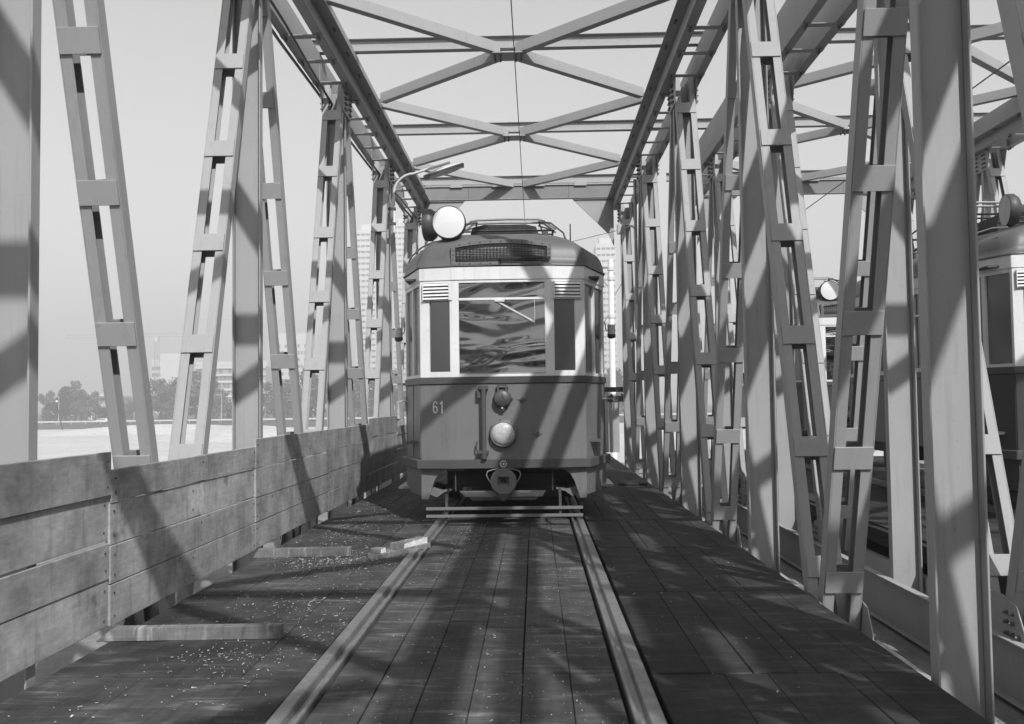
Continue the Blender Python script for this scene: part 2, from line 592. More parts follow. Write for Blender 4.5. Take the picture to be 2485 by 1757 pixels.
# cross beam
mb = MB()
mb.box(-2.6, 2.6, -0.005, 0.005, 5.8315, 5.9785)
mb.box(-2.6, 2.6, -0.055, 0.055, 5.819, 5.831); mb.box(-2.6, 2.6, -0.055, 0.055, 5.979, 5.991)
CB = mb.mesh('cross_beam', M['steel'], 0.002)
# centre gusset plate under the beam
mb = MB()
mb.box(-0.21, 0.21, -0.15, 0.15, 5.722, 5.736)
CG = mb.mesh('gusset_plate', M['steel'], 0.002)
mb = MB()
for x in (-0.17, -0.10, 0.10, 0.17):
    for y in (-0.09, -0.03, 0.09):
        bolt(mb, (x, y, 5.7215), (0, 0, -1), 0.016)
CGB = mb.mesh('bolts', M['bolt'])
# lateral braces (a flat-on-edge channel whose lower leg points away)
def brace_mesh(p, q):
    mb = MB(); p = Vector(p); q = Vector(q)
    d = (q - p).normalized(); n = d.cross(Vector((0, 0, 1))).normalized()
    if n.y < 0: n = -n
    up = Vector((0, 0, 1))
    c = (p + q) / 2; L = (q - p).length / 2
    mb.obox(c, n, up, d, 0.004, 0.07, L)
    mb.obox(c + n * 0.0525 - up * 0.065, n, up, d, 0.048, 0.005, L)
    mb.obox(c + n * 0.0525 + up * 0.065, n, up, d, 0.048, 0.005, L)
    return mb.mesh('lateral_brace', M['steel'], 0.0015)
BR = {}
for sx in (-1, 1):
    BR[(sx, 0)] = brace_mesh((sx * 1.96, -S / 2 + 0.10, 5.810), (sx * 0.10, -0.075, 5.810))
    BR[(sx, 1)] = brace_mesh((sx * 0.10, 0.075, 5.810), (sx * 1.96, S / 2 - 0.10, 5.810))
# floor beam
mb = MB()
mb.box(-2.0, 2.0, -0.006, 0.006, -0.4865, -0.1335)
mb.box(-2.0, 2.0, -0.075, 0.075, -0.133, -0.12); mb.box(-2.0, 2.0, -0.075, 0.075, -0.50, -0.487)
FB = mb.mesh('floor_beam', M['steel'], 0.003)
# node plates
def gusset(upper):
    mb = MB(); 
    if upper: poly = [(-0.24, 4.98), (0.24, 4.98), (0.34, 5.30), (0.34, 5.52), (-0.34, 5.52), (-0.34, 5.30)]
    else: poly = [(-0.36, -0.68), (0.36, -0.68), (0.36, -0.25), (0.27, -0.10), (0.10, -0.06), (-0.10, -0.06), (-0.27, -0.10), (-0.36, -0.25)]
    for x in (-0.137, 0.137):
        s = 1 if x > 0 else -1
        mb.prism(poly, lambda a, b: (x - 0.004, a, b), lambda a, b: (x + 0.004, a, b))
    return mb.mesh('node_plate', M['steel'], 0.0015)
def gusset_bolts(upper):
    mb = MB()
    if upper: pts = [(y, z) for y in (-0.17, -0.10, 0.10, 0.17) for z in (5.03, 5.10, 5.17, 5.24)]
    else: pts = [(y, z) for y in (-0.30, -0.23, -0.16, 0.16, 0.23, 0.30) for z in (-0.29, -0.22, -0.16) if abs(y) < 0.26 or z < -0.25]
    for y, z in pts:
        bolt(mb, (-0.141, y, z), (-1, 0, 0), 0.015, 0.018)
        bolt(mb, (0.141, y, z), (1, 0, 0), 0.015, 0.018)
    return mb.mesh('bolts', M['bolt'])
GU, GL = gusset(True), gusset(False)
GUB, GLB = gusset_bolts(True), gusset_bolts(False)
# end portal
mb = MB()
for xa, xb in ((-1.96, -1.053), (-1.05, 1.05), (1.053, 1.96)): mb.box(xa, xb, -0.057, 0.05, 5.49, 5.8185)
PORT = mb.mesh('portal_beam', M['steel_darker'], 0.004)
mb = MB(); mb.box(-1.96, 1.96, -0.085, -0.0575, 5.765, 5.785); mb.box(-1.96, 1.96, -0.070, -0.0575, 5.49, 5.499)
PORTF = mb.mesh('portal_flange', M['steel'], 0.002)
def knee(sx):
    mb = MB()
    poly = [(1.13, 5.474), (1.985, 5.474), (1.985, 4.46), (1.88, 4.72), (1.75, 4.85)]
    mb.prism(poly, lambda a, b: (sx * a, -0.012, b), lambda a, b: (sx * a, 0.012, b))
    return mb.mesh('knee_plate', M['steel'], 0.002)

KN = {s: knee(s) for s in (-1, 1)}

def make_bridge(cx, label):
    root = empty('truss_bridge', (cx, 0, 0))
    tag(root, label, 'bridge')
    for sx in (-1, 1):
        tc = link('top_chord', CT[sx], root)
        bc = link('bottom_chord', CL[sx], root)
        k = 0
        y = P0 + 0.372
        ys = []
        yy = P0 + K0 * S + 0.372
        while yy < YB - 0.2:
            ys.append(yy); yy += S / 5
        for v in ys:
            if v < 9.5: continue
            c = link('chord_batten', CHB, tc, (sx * 2.225, v, ZB))
        mbb = MB()
        for v in ys:
            if v < 9.5: continue
            for x in (-0.185, 0.185):
                for y2 in (-0.028, 0.028):
                    bolt(mbb, (sx * 2.225 + x, v + y2, ZB - 0.012), (0, 0, -1))
            for y2 in (-0.03, 0.03):
                bolt(mbb, (sx * 1.91, v + 0.2 + y2, ZB + 0.1595), (0, 0, -1), 0.013, 0.016)
        tag(mbb.build('chord_bolts', M['bolt'], tc), kind='stuff')
        for k in range(K0, K1 + 1):
            y = P0 + k * S
            link('post', POST, root, (sx * XM, y, 0))
            g = link('node_plate', GU, root, (sx * XM, y, 0))
            if y > 3: tag(link('bolts', GUB, g), kind='stuff')
            for sg in (-1, 1):
                if (k == K0 and sg < 0): continue
                if k == K1 and sg > 0: continue
                vis = (y + sg * S / 2) > 2.0 or y > 2
                d = link('diagonal', DIAG[(sg, 0 if vis else 1)], root, (sx * XM, y, 0))
                if vis:
                    for z in BZ:
                        for side in (1, -1):
                            link('batten_plate', BAT[(sg, side)], d, batten_loc(sg, z))
            if k < K1:
                g = link('node_plate', GL, root, (sx * XM, y + S / 2, 0))
                if y > 0: tag(link('bolts', GLB, g), kind='stuff')
    for k in range(K0, K1 + 1):
        y = P0 + k * S
        if k < K1:
            b = link('cross_beam', CB, root, (0, y, 0))
            g = link('gusset_plate', CG, b)
            if y > 5: tag(link('bolts', CGB, g), kind='stuff')
            for sx in (-1, 1):
                if k > K0: link('lateral_brace', BR[(sx, 0)], root, (0, y, 0))
                link('lateral_brace', BR[(sx, 1)], root, (0, y, 0))
        else:
            b = link('cross_beam', CB, root, (0, y, 0))
            for sx in (-1, 1):
                link('lateral_brace', BR[(sx, 0)], root, (0, y, 0))
        link('floor_beam', FB, root, (0, y, 0))
        if k < K1: link('floor_beam', FB, root, (0, y + S / 2, 0))
    yp = P0 + K1 * S
    link('portal_beam', PORT, root, (0, yp, 0))
    link('portal_flange', PORTF, root, (0, yp, 0))
    for sx in (-1, 1): link('knee_plate', KN[sx], root, (0, yp, 0))
    for x in (-1.3, -0.42, 0.42, 1.3):
        MB().box(x - 0.13, x + 0.13, -0.099, -0.0855, 5.745, 5.84).build('splice_plate', M['steel'], root, (0, yp, 0), 0.002)
    return root
BX = 5.70
make_bridge(0, 'grey steel truss bridge with battened diagonals around the tram numbered 61')
make_bridge(BX, 'second grey steel truss bridge alongside, carrying the two darker trams')

# ================================================================== DECK
ZD = -0.03
deck = MB()
for x0, x1 in ((-2.0, -0.83), (-0.64, 0.64), (0.83, 2.0)):
    deck.box(x0, x1, -12, 24, -0.119, -0.087)
deck.box(-0.829, -0.641, -12, 24, -0.119, -0.10); deck.box(0.641, 0.829, -12, 24, -0.119, -0.10)
deck = tag(deck.build('bridge_deck', M['under']), kind='structure')
def plank(x0, x1, y0, y1, m, dz=0.0):
    mb = MB()
    mb.box(0, x1 - x0, 0, y1 - y0, -0.055, 0)
    o = mb.build('plank', m, deck, (x0, y0, ZD + dz), 0.004, (random.uniform(-.0006, .0006), random.uniform(-.002, .002), 0))
    return o
joints = [4.36 + S / 2 * i for i in range(-1, 11)]
def split(x0, x1, ws):
    xs = [x0]
    while xs[-1] < x1 - 0.10:
        xs.append(min(x1, xs[-1] + random.choice(ws)))
    if x1 - xs[-1] > 1e-6: xs[-1] = x1
    return xs
for j in range(len(joints) - 1):
    y0, y1 = joints[j], joints[j + 1]
    gy = 0.013 if j != 3 else 0.003
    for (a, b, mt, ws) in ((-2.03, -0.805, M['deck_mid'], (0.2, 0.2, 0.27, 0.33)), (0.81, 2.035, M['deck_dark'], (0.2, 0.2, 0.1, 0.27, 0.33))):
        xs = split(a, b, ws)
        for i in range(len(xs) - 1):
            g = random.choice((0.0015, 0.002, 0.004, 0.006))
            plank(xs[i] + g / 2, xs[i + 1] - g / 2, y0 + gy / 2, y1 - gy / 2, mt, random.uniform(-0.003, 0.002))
xs = [-0.648, -0.43, -0.22, 0.0, 0.215, 0.43, 0.638]
for i in range(6):
    y = joints[0]
    while y < joints[-1] - 0.3:
        y2 = min(joints[-1], y + random.choice((1.86, 2.4, 2.9, 3.72)))
        if joints[-1] - y2 < 0.5: y2 = joints[-1]
        ga, gb = random.choice((0.0008, 0.0015, 0.003)), random.choice((0.0008, 0.0015, 0.004))
        o = plank(xs[i] + ga, xs[i + 1] - gb, y + 0.002, y2 - 0.002, M['deck'], 0.004 + random.uniform(-0.003, 0.002))
        o.rotation_euler.z = random.uniform(-0.0006, 0.0006)
        y = y2
# deck behind the camera and past the tram, out of sight
rest = MB()
for x0, x1 in ((-2.03, -0.805), (-0.648, 0.638), (0.81, 2.035)):
    rest.box(x0, x1, -12, joints[0] - 0.01, ZD - 0.055, ZD)
tag(rest.build('planking', M['deck'], deck), kind='stuff')

# neighbour deck
d2 = MB()
for x0, x1 in ((-1.98, -0.43), (-0.27, 0.98), (1.14, 2.0)):
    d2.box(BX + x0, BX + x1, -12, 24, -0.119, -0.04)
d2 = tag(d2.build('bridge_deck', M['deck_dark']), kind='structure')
side = MB()
for z0, z1 in ((-0.119, -0.06), (-0.20, -0.125), (-0.30, -0.21)):
    side.box(BX - 2.03 - 0.05, BX - 1.985, -12, 24, z0, z1)
for i, (z0, z1) in enumerate(((-0.119, -0.06), (-0.20, -0.125))):
    mb = MB(); mb.box(BX - 2.06, BX - 1.982, -12, 24, z0, z1); mb.build('edge_beam', M['under'], d2)

# ------------------------------------------------------------------ rails
def rail_mesh(sx, y0, y1):
    # cross section of a grooved rail, field side to the outside
    pts = [(0.7775, -0.10), (0.7775, -0.004), (0.772, 0.0), (0.722, 0.0), (0.7175, -0.005), (0.710, -0.034), (0.685, -0.036), (0.680, -0.012),
           (0.676, -0.008), (0.664, -0.008), (0.660, -0.013), (0.660, -0.10)]
    mb = MB()
    n = len(pts)
    vs = [(sx * a, y0, b) for a, b in pts] + [(sx * a, y1, b) for a, b in pts]
    fs = [(i, (i + 1) % n, n + (i + 1) % n, n + i) for i in range(n)]
    mb.add(vs, fs)
    return mb
tag(rail_mesh(-1, -12, 24).build('tram_rail', M['rail']), 'grooved steel tram rail nearest the board fence, raised above the planks', 'rail')
tag(rail_mesh(1, -12, 24).build('tram_rail', M['rail']), 'grooved steel tram rail beside a wide black gap in the planking', 'rail')
for dx, lab in ((-1, 'tram rail under the dark trams, nearer the first bridge'), (1, 'tram rail under the dark trams, farther from the first bridge')):
    o = tag(rail_mesh(dx, -12, 24).build('tram_rail', M['rail'], None, (BX + 0.35, 0, 0.03)), lab, 'rail')

# ------------------------------------------------------------------ board fence
fence = empty('board_fence', (-2.10, 5.14, 0))
tag(fence, 'fence of wide scuffed horizontal boards along the bridge edge', 'fence')
def fboard(y0, y1, z0, z1, dx=0.0, tilt=0.0, yaw=0.0):
    mb = MB()
    mb.box(-0.012, 0.012, 0, y1 - y0, 0, z1 - z0)
    b = mb.build('board', M['fence'], fence, (dx, y0 - 5.14, z0), 0.003, (tilt, 0, yaw))
    nl = MB()
    for yy in (0.05, (y1 - y0) * 0.5 + random.uniform(-.1, .1), y1 - y0 - 0.05):
        for zz in (0.05, z1 - z0 - 0.05):
            nl.cyl((0.0118, yy + random.uniform(-.012, .012), zz + random.uniform(-.01, .01)), (0.0145, yy, zz), 0.006, 6)
    tag(nl.build('nail_heads', M['iron'], b), kind='stuff')
panels = [(-0.26, 2.43, [0.02, 0.27, 0.50, 0.74, 0.98]), (2.44, 5.135, [0.02, 0.28, 0.486, 0.74, 0.988]), (5.145, 7.84, [0.012, 0.245, 0.46, 0.70, 0.885]),
          (7.81, 10.585, [0.02, 0.245, 0.452, 0.70, 0.955]), (10.595, 13.2, [0.01, 0.24, 0.46, 0.71, 0.95]), (13.205, 15.9, [0.01, 0.25, 0.49, 0.76, 1.035]),
          (15.905, 18.6, [0.01, 0.24, 0.46, 0.70, 0.86])]
for i, (y0, y1, zs) in enumerate(panels):
    for j in range(4):
        fboard(y0 + random.uniform(0, .006), y1 - random.uniform(0, .006), zs[j] + 0.004, zs[j + 1] - random.uniform(0.001, 0.005),
               (0.006 if i == 3 else 0) + random.uniform(-0.004, 0.004) + (0.008 if j == 3 else 0), random.uniform(-0.0015, 0.0015), random.uniform(-0.001, 0.001))

# ------------------------------------------------------------------ loose timber
def timber(name, lab, group, loc, size, rz, cut=False):
    t = empty(name, loc, rz)
    tag(t, lab, 'timber', group)
    return t
o = MB(); o.prism([(-0.02, 0), (0.98, 0), (0.98, 0.072), (0.075, 0.072)], lambda a, b: (a, 0, b), lambda a, b: (a, 0.062, b))
tag(o.build('squared_timber', M['wood'], None, (-2.08, 5.0, ZD), 0.003, (0, 0, 0.04)), 'nearest squared timber lying across the deck, one end under the fence', 'timber', 'loose timbers on the deck')
o = MB(); o.prism([(-0.02, 0), (0.79, 0), (0.79, 0.075), (0.02, 0.072)], lambda a, b: (a, 0, b), lambda a, b: (a, 0.07, b))
tag(o.build('squared_timber', M['wood'], None, (-2.05, 7.70, ZD), 0.003, (0, 0, 0.05)), 'farther squared timber lying across the deck from the fence', 'timber', 'loose timbers on the deck')
ch = empty('split_timber', (-1.10, 7.62, ZD), 1.05)
tag(ch, 'notched timber block with fresh pale split faces beside the rail', 'timber', 'loose timbers on the deck')
o = MB(); o.box(0.0, 0.70, -0.13, 0.0, 0.0, 0.046); o.build('lower_block', M['wood'], ch, (0, 0, 0), 0.004)
o = MB(); o.box(0.24, 0.66, -0.118, -0.04, 0.0465, 0.100); o.box(0.0, 0.08, -0.12, -0.03, 0.0465, 0.088); o.build('upper_block', M['wood'], ch, (0, 0, 0), 0.004)
o = MB()
o.prism([(0.33, 0.048), (0.655, 0.048), (0.655, 0.098), (0.56, 0.094), (0.43, 0.088), (0.34, 0.081)], lambda a, b: (a, -0.122, b), lambda a, b: (a, -0.1185, b))
o.prism([(0.02, 0.048), (0.085, 0.048), (0.08, 0.086), (0.03, 0.083)], lambda a, b: (a, -0.1225, b), lambda a, b: (a, -0.1205, b))
o.box(0.0805, 0.09, -0.115, -0.05, 0.048, 0.086)
o.build('split_face', M['wood_cut'], ch)
o = MB(); o.box(0, 0.42, 0, 0.55, 0, 0.03)
tag(o.build('cover_plate', M['deck_dark'], None, (1.52, 14.0, ZD + 0.002), 0.004, (0, 0, -0.12)), 'flat wooden plate lying by the truss past the tram corner', 'board')

# wood shavings
mb = MB()
rs = random.Random(3)
def shave(x, y, z, k):
    a = rs.uniform(0, 2 * PI); l = (0.0015 + 0.011 * rs.random() ** 3.5) * k; w_ = (0.0008 + 0.0030 * rs.random() ** 1.5) * k
    u = Vector((math.cos(a), math.sin(a), rs.uniform(-.25, .25))) * l; v = Vector((-math.sin(a), math.cos(a), rs.uniform(-.3, .3))) * w_
    c = Vector((x, y, z + 0.004)); t = Vector((0, 0, 0.0025))
    mb.add([c - u - v, c + u - v, c + u + v, c - u + v, c - u - v + t, c + u - v + t, c + u + v + t, c - u + v + t],
           [(0, 3, 2, 1), (4, 5, 6, 7), (0, 1, 5, 4), (1, 2, 6, 5), (2, 3, 7, 6), (3, 0, 4, 7)])
cl = [(-1.35, 7.45, 0.22, 0.22, 150, 1.2), (-1.55, 9.2, 0.25, 0.7, 130, 1.1), (-1.15, 6.3, 0.28, 0.7, 90, 1.0), (-1.3, 4.65, 0.14, 0.12, 40, 1.0), (-1.0, 5.2, 0.16, 0.5, 50, 1.0),
      (-1.55, 5.6, 0.25, 0.4, 30, 0.9), (-1.4, 4.0, 0.35, 0.3, 24, 1.0), (-0.9, 8.1, 0.08, 0.3, 60, 1.0), (-1.7, 11.5, 0.2, 1.2, 60, 1.2), (1.4, 6.0, 0.4, 1.6, 26, 0.8)]
for cx, cy, sx_, sy_, n_, k in cl:
    for _ in range(int(n_ * 2.6)):
        x = rs.gauss(cx, sx_); y = rs.gauss(cy, sy_)
        if x > -0.80 and x < 0.82 or x < -2.0 or x > 2.0: continue
        shave(x, y, ZD, k)
for _ in range(420):
    shave(rs.uniform(-0.62, 0.62), 3.6 + rs.random() ** 1.4 * 5.8, ZD + 0.004, 0.75)
for _ in range(160):
    shave(rs.uniform(-0.5, -0.1), rs.gauss(8.6, 0.5), ZD + 0.004, 0.9)
tag(mb.build('wood_shavings', M['shaving']), kind='stuff')

# ================================================================== TRAMS
def strip(mb, p0, p1, u0, u1, z0, z1, t, off=0.0):
    """wall piece on the plan segment p0-p1 between distances u0,u1 from p0; outside is to the right of p0->p1"""
    p0 = Vector(p0); p1 = Vector(p1); e = (p1 - p0).normalized(); n = Vector((e.y, -e.x))
    a = p0 + e * u0 + n * off; b = p0 + e * u1 + n * off
    ai = a - n * t; bi = b - n * t
    q = [a, b, bi, ai]
    mb.add([(p.x, p.y, z0) for p in q] + [(p.x, p.y, z1) for p in q],
           [(0, 3, 2, 1), (4, 5, 6, 7), (0, 1, 5, 4), (1, 2, 6, 5), (2, 3, 7, 6), (3, 0, 4, 7)])

def ring(mb, P, z0, z1, t):
    Q = offset_poly(P, -t); n = len(P)
    vs = [(x, y, z0) for x, y in P] + [(x, y, z1) for x, y in P] + [(x, y, z0) for x, y in Q] + [(x, y, z1) for x, y in Q]
    fs = []
    for i in range(n):
        j = (i + 1) % n
        fs += [(i, j, n + j, n + i), (2 * n + j, 2 * n + i, 3 * n + i, 3 * n + j), (n + i, n + j, 3 * n + j, 3 * n + i), (j, i, 2 * n + i, 2 * n + j)]
    mb.add(vs, fs)

def path_band(mb, P, o0, o1, z0, z1):
    A = offset_path(P, o1); B = offset_path(P, o0); n = len(P)
    vs = [(x, y, z0) for x, y in A] + [(x, y, z1) for x, y in A] + [(x, y, z0) for x, y in B] + [(x, y, z1) for x, y in B]
    fs = []
    for i in range(n - 1):
        j = i + 1
        fs += [(i, j, n + j, n + i), (2 * n + j, 2 * n + i, 3 * n + i, 3 * n + j), (n + i, n + j, 3 * n + j, 3 * n + i), (j, i, 2 * n + i, 2 * n + j)]
    fs += [(0, n, 3 * n, 2 * n), (n - 1, 3 * n - 1, 4 * n - 1, 2 * n - 1)]
    mb.add(vs, fs)

def stroke(mb, pts, wd, y, th):
    """flat painted stroke in the XZ plane as thin raised ribbon"""
    pts = [Vector((a, b)) for a, b in pts]
    L = []; R = []
    for i, p in enumerate(pts):
        d = (pts[min(i + 1, len(pts) - 1)] - pts[max(i - 1, 0)]).normalized()
        n = Vector((-d.y, d.x)) * wd / 2
        L.append(p + n); R.append(p - n)
    n = len(pts)
    vs = [(p.x, y, p.y) for p in L] + [(p.x, y, p.y) for p in R] + [(p.x, y - th, p.y) for p in L] + [(p.x, y - th, p.y) for p in R]
    fs = []
    for i in range(n - 1):
        fs += [(2 * n + i, 2 * n + i + 1, 3 * n + i + 1, 3 * n + i), (i, n + i, n + i + 1, i + 1), (i, i + 1, 2 * n + i + 1, 2 * n + i), (n + i + 1, n + i, 3 * n + i, 3 * n + i + 1)]
    fs += [(0, 2 * n, 3 * n, n), (n - 1, 2 * n - 1, 4 * n - 1, 3 * n - 1)]
    mb.add(vs, fs)

def make_tram(loc, L, body, label, numbered, DX=0.0):
    T = empty('tram', loc)
    tag(T, label, 'tram', 'trams on the bridges')
    HF, HB, TY, F1 = 0.872, 1.13, 0.80, 0.53
    P = [(-F1, 0), (F1, 0), (HF, 0.06), (HB, TY), (HB, L - TY), (HF, L - 0.06), (F1, L), (-F1, L), (-HF, L - 0.06), (-HB, L - TY), (-HB, TY), (-HF, 0.06)]
    SEG = lambda i: (P[i], P[(i + 1) % len(P)])
    seglen = lambda i: (Vector(P[(i + 1) % len(P)]) - Vector(P[i])).length
    # lower body
    mb = MB(); ring(mb, P, 0.60, 1.432, 0.03); low = mb.build('lower_body', M[body], T, bevel=0.004)
    for x in (-0.505, 0.505):
        mb = MB(); mb.box(x - 0.006, x + 0.006, -0.0035, -0.0005, 0.655, 1.425); mb.build('seam_strip', M[body], low)
    mb = MB(); ring(mb, offset_poly(P, 0.014), 1.433, 1.508, 0.05); mb.build('belt_rail', M['belt'], T, bevel=0.006)
    # window zone: sills, pillars, heads
    ZT, ZS = 2.53, 1.509
    wall = MB()
    panes = []; wavy = []
    c0 = SEG(0)
    w2 = 0.455
    cl = F1 - w2
    strip(wall, *c0, 0, cl, ZS, ZT, 0.05); strip(wall, *c0, cl + 2 * w2, 2 * F1, ZS, ZT, 0.05)
    strip(wall, *c0, cl, cl + 2 * w2, ZS, 1.535, 0.05); strip(wall, *c0, cl, cl + 2 * w2, 2.505, ZT, 0.05)
    strip(wall, *c0, cl, cl + 2 * w2, 2.318, 2.342, 0.05, 0.006)
    wavy.append((0, cl, cl + 2 * w2, 1.535, 2.318)); wavy.append((0, cl, cl + 2 * w2, 2.342, 2.505))
    for i, rev in ((1, False), (11, True)):
        ln = seglen(i)
        a, b = 0.022, 0.245
        if rev: a, b = ln - b, ln - a
        s_ = SEG(i)
        strip(wall, *s_, 0, a, ZS, ZT, 0.05); strip(wall, *s_, b, ln, ZS, ZT, 0.05)
        strip(wall, *s_, a, b, ZS, 1.535, 0.05); strip(wall, *s_, a, b, 2.32, ZT, 0.05)
        panes.append((i, a, b, 1.565, 2.32))
        strip(wall, *s_, a, b, 1.535, 1.565, 0.03)
    for i in (2, 10, 4, 8):
        ln = seglen(i); s_ = SEG(i)
        cuts = [(0.03, 0.36), (0.41, ln - 0.04)]
        if i in (10, 4): cuts = [(ln - b, ln - a) for a, b in reversed(cuts)]
        prev = 0
        for a, b in cuts:
            strip(wall, *s_, prev, a, ZS, ZT, 0.05)
            strip(wall, *s_, a, b, 2.49, ZT, 0.05); strip(wall, *s_, a, b, ZS, 1.54, 0.05)
            panes.append((i, a, b, 1.54, 2.49)); prev = b
        strip(wall, *s_, prev, ln, ZS, ZT, 0.05)
    for i in (3, 9):
        ln = seglen(i); s_ = SEG(i)
        n = max(2, int(ln / 1.15)); stp = ln / n; prev = 0
        for k in range(n):
            a, b = k * stp + 0.07, (k + 1) * stp - 0.07
            strip(wall, *s_, prev, a, ZS, ZT, 0.05)
            strip(wall, *s_, a, b, 2.47, ZT, 0.05); strip(wall, *s_, a, b, ZS, 1.56, 0.05)
            strip(wall, *s_, a, b, 2.19, 2.215, 0.04)
            panes.append((i, a, b, 1.56, 2.19)); panes.append((i, a, b, 2.215, 2.47)); prev = b
        strip(wall, *s_, prev, ln, ZS, ZT, 0.05)
    for i in (5, 6, 7):
        ln = seglen(i); s_ = SEG(i)
        a, b = 0.08, ln - 0.08
        strip(wall, *s_, 0, a, ZS, ZT, 0.05); strip(wall, *s_, b, ln, ZS, ZT, 0.05)
        strip(wall, *s_, a, b, 2.45, ZT, 0.05); strip(wall, *s_, a, b, ZS, 1.56, 0.05)
        panes.append((i, a, b, 1.56, 2.45))
    wl = wall.build('window_wall', M['cream'], T)
    for (i, a, b, z0, z1) in panes:
        mb = MB(); strip(mb, *SEG(i), a, b, z0, z1, 0.006, -0.024); mb.build('window_pane', M['glass_flat'], T)
    for (i, a, b, z0, z1) in wavy:
        mb = MB(); strip(mb, *SEG(i), a, b, z0, z1, 0.006, -0.018); wsh = mb.build('windscreen', M['glass'], T)
    mb = MB(); strip(mb, *c0, cl, cl + 2 * w2, 1.536, 1.549, 0.012, -0.004)
    mb.build('windscreen_seal', M['greymetal'], T)
    # cornice
    mb = MB(); ring(mb, offset_poly(P, 0.010), 2.531, 2.672, 0.06); mb.build('cornice', M['cream'], T, bevel=0.006)
    # roof: the plan drawn in as it rises
    dens = []
    for i in range(len(P)):
        a = Vector(P[i]); b = Vector(P[(i + 1) % len(P)])
        k = 6 if i in (0, 6) else (4 if i in (1, 2, 4, 5, 7, 8, 10, 11) else 3)
        for j in range(k): dens.append(a + (b - a) * (j / k))
    prof = [(2.673, -0.020, -0.016), (2.690, -0.020, -0.016), (2.694, -0.008, -0.006), (2.76, 0.0, 0.006), (2.83, 0.02, 0.02), (2.89, 0.05, 0.045), (2.94, 0.11, 0.075), (2.985, 0.20, 0.115), (3.03, 0.34, 0.17), (3.065, 0.52, 0.28), (3.09, 0.72, 0.48), (3.10, 0.84, 0.85)]
    vs = []; n = len(dens)
    for z, ix, iy in prof:
        for p in dens:
            k = min(1.0, abs(p.x) / HF); rnd = 0.55 + 0.45 * k
            x = p.x * max(0.02, 1 - ix / HB * (1.12 if p.y < 1 or p.y > L - 1 else 1.0))
            yin = iy * (1.0 + 0.25 * (1 - k))
            y = p.y + (yin if p.y < L / 2 else -yin) * (1 if (p.y < TY + .01 or p.y > L - TY - .01) else 0)
            vs.append((x, y, z + 0.012 * (1 - k)))
    fs = []
    for r in range(len(prof) - 1):
        for i in range(n):
            fs.append((r * n + i, r * n + (i + 1) % n, (r + 1) * n + (i + 1) % n, (r + 1) * n + i))
    mb = MB(); mb.add(vs, fs, True); mb.add(vs[-n:], [tuple(range(n))], True)
    roof = mb.build('roof', M['roof'], T)
    # interior
    mb = MB()
    mb.box(-1.05, 1.05, 0.2, L - 0.2, 0.80, 0.83)
    mb.box(-1.05, 1.05, 0.2, L - 0.2, 2.56, 2.58)
    mb.box(-0.95, -0.30, 1.9, 1.94, 0.84, 2.55); mb.box(0.30, 0.95, 1.9, 1.94, 0.84, 2.55)
    mb.box(-0.95, 0.95, L - 1.9, L - 1.86, 0.84, 2.55)
    mb.box(-0.35, 0.10, 0.30, 0.55, 0.84, 1.40)
    mb.build('interior', M['interior'], T)
    mb = MB()
    for k in range(int((L - 4) / 0.8)):
        for x0, x1 in ((-1.0, -0.45), (0.3, 1.0)):
            y = 2.1 + 0.8 * k
            mb.box(x0, x1, y, y + 0.42, 1.18, 1.24); mb.box(x0, x1, y + 0.40, y + 0.45, 1.24, 1.75)
    if mb.v: mb.build('seat_rows', M['interior'], T)
    # grille on the front of the roof
    g = MB()
    def gx(a, b): return (a, b)
    arc = lambda x, z0, k: z0 - k * (x / 0.53) ** 2
    outer = [(-0.53, 2.69), (0.53, 2.69)] + [(0.53 - 1.06 * i / 12, arc(0.53 - 1.06 * i / 12, 2.962, 0.05)) for i in range(13)]
    inner = [(-0.485, 2.722), (0.485, 2.722)] + [(0.485 - 0.97 * i / 12, arc(0.485 - 0.97 * i / 12, 2.915, 0.05)) for i in range(13)]
    nn = len(outer)
    yo = -0.022
    vs = [(a, yo, b) for a, b in outer] + [(a, yo, b) for a, b in inner] + [(a, yo + 0.03, b) for a, b in inner] + [(a, 0.20, b) for a, b in outer]
    fs = []
    for i in range(nn):
        j = (i + 1) % nn
        fs += [(i, j, nn + j, nn + i), (nn + i, nn + j, 2 * nn + j, 2 * nn + i), (j, i, 3 * nn + i, 3 * nn + j)]
    g.add(vs, fs)
    gf = g.build('grille_frame', M['body'], T, bevel=0.003)
    mb = MB(); mb.prism(inner, lambda a, b: (a, yo + 0.035, b), lambda a, b: (a, yo + 0.045, b)); mb.build('grille_back', M['grille'], gf)
    mb = MB()
    for i in range(27):
        x = -0.468 + 0.036 * i
        mb.box(x - 0.0028, x + 0.0028, yo + 0.006, yo + 0.012, 2.722, arc(x, 2.915, 0.05))
    for k in range(9):
        z = 2.735 + 0.018 * k
        mb.box(-0.485, 0.485, yo + 0.013, yo + 0.020, z - 0.0022, z + 0.0022)
    tag(mb.build('grille_bars', M['black'], gf), kind='stuff')
    mb = MB()
    for i in range(9):
        x = -0.44 + 0.11 * i
        mb.cyl((x, yo, 2.706), (x, yo - 0.006, 2.706), 0.008, 6)
        mb.cyl((x, yo, arc(x, 2.940, 0.05)), (x, yo - 0.006, arc(x, 2.940, 0.05)), 0.008, 6)
    for z in (2.75, 2.80, 2.85):
        for x in (-0.508, 0.508): mb.cyl((x, yo, z), (x, yo - 0.006, z), 0.008, 6)
    tag(mb.build('rivets', M['iron'], gf), kind='stuff')
    mb = MB(); mb.bar((0.0, yo - 0.03, 2.752), (0.52, yo - 0.03, 2.752), -0.011, 0.011, -0.011, 0.011, (0, 0, 1)); mb.box(-0.012, 0.012, yo - 0.045, yo, 2.735, 2.785)
    mb.build('roof_handle', M['black'], T, bevel=0.003)
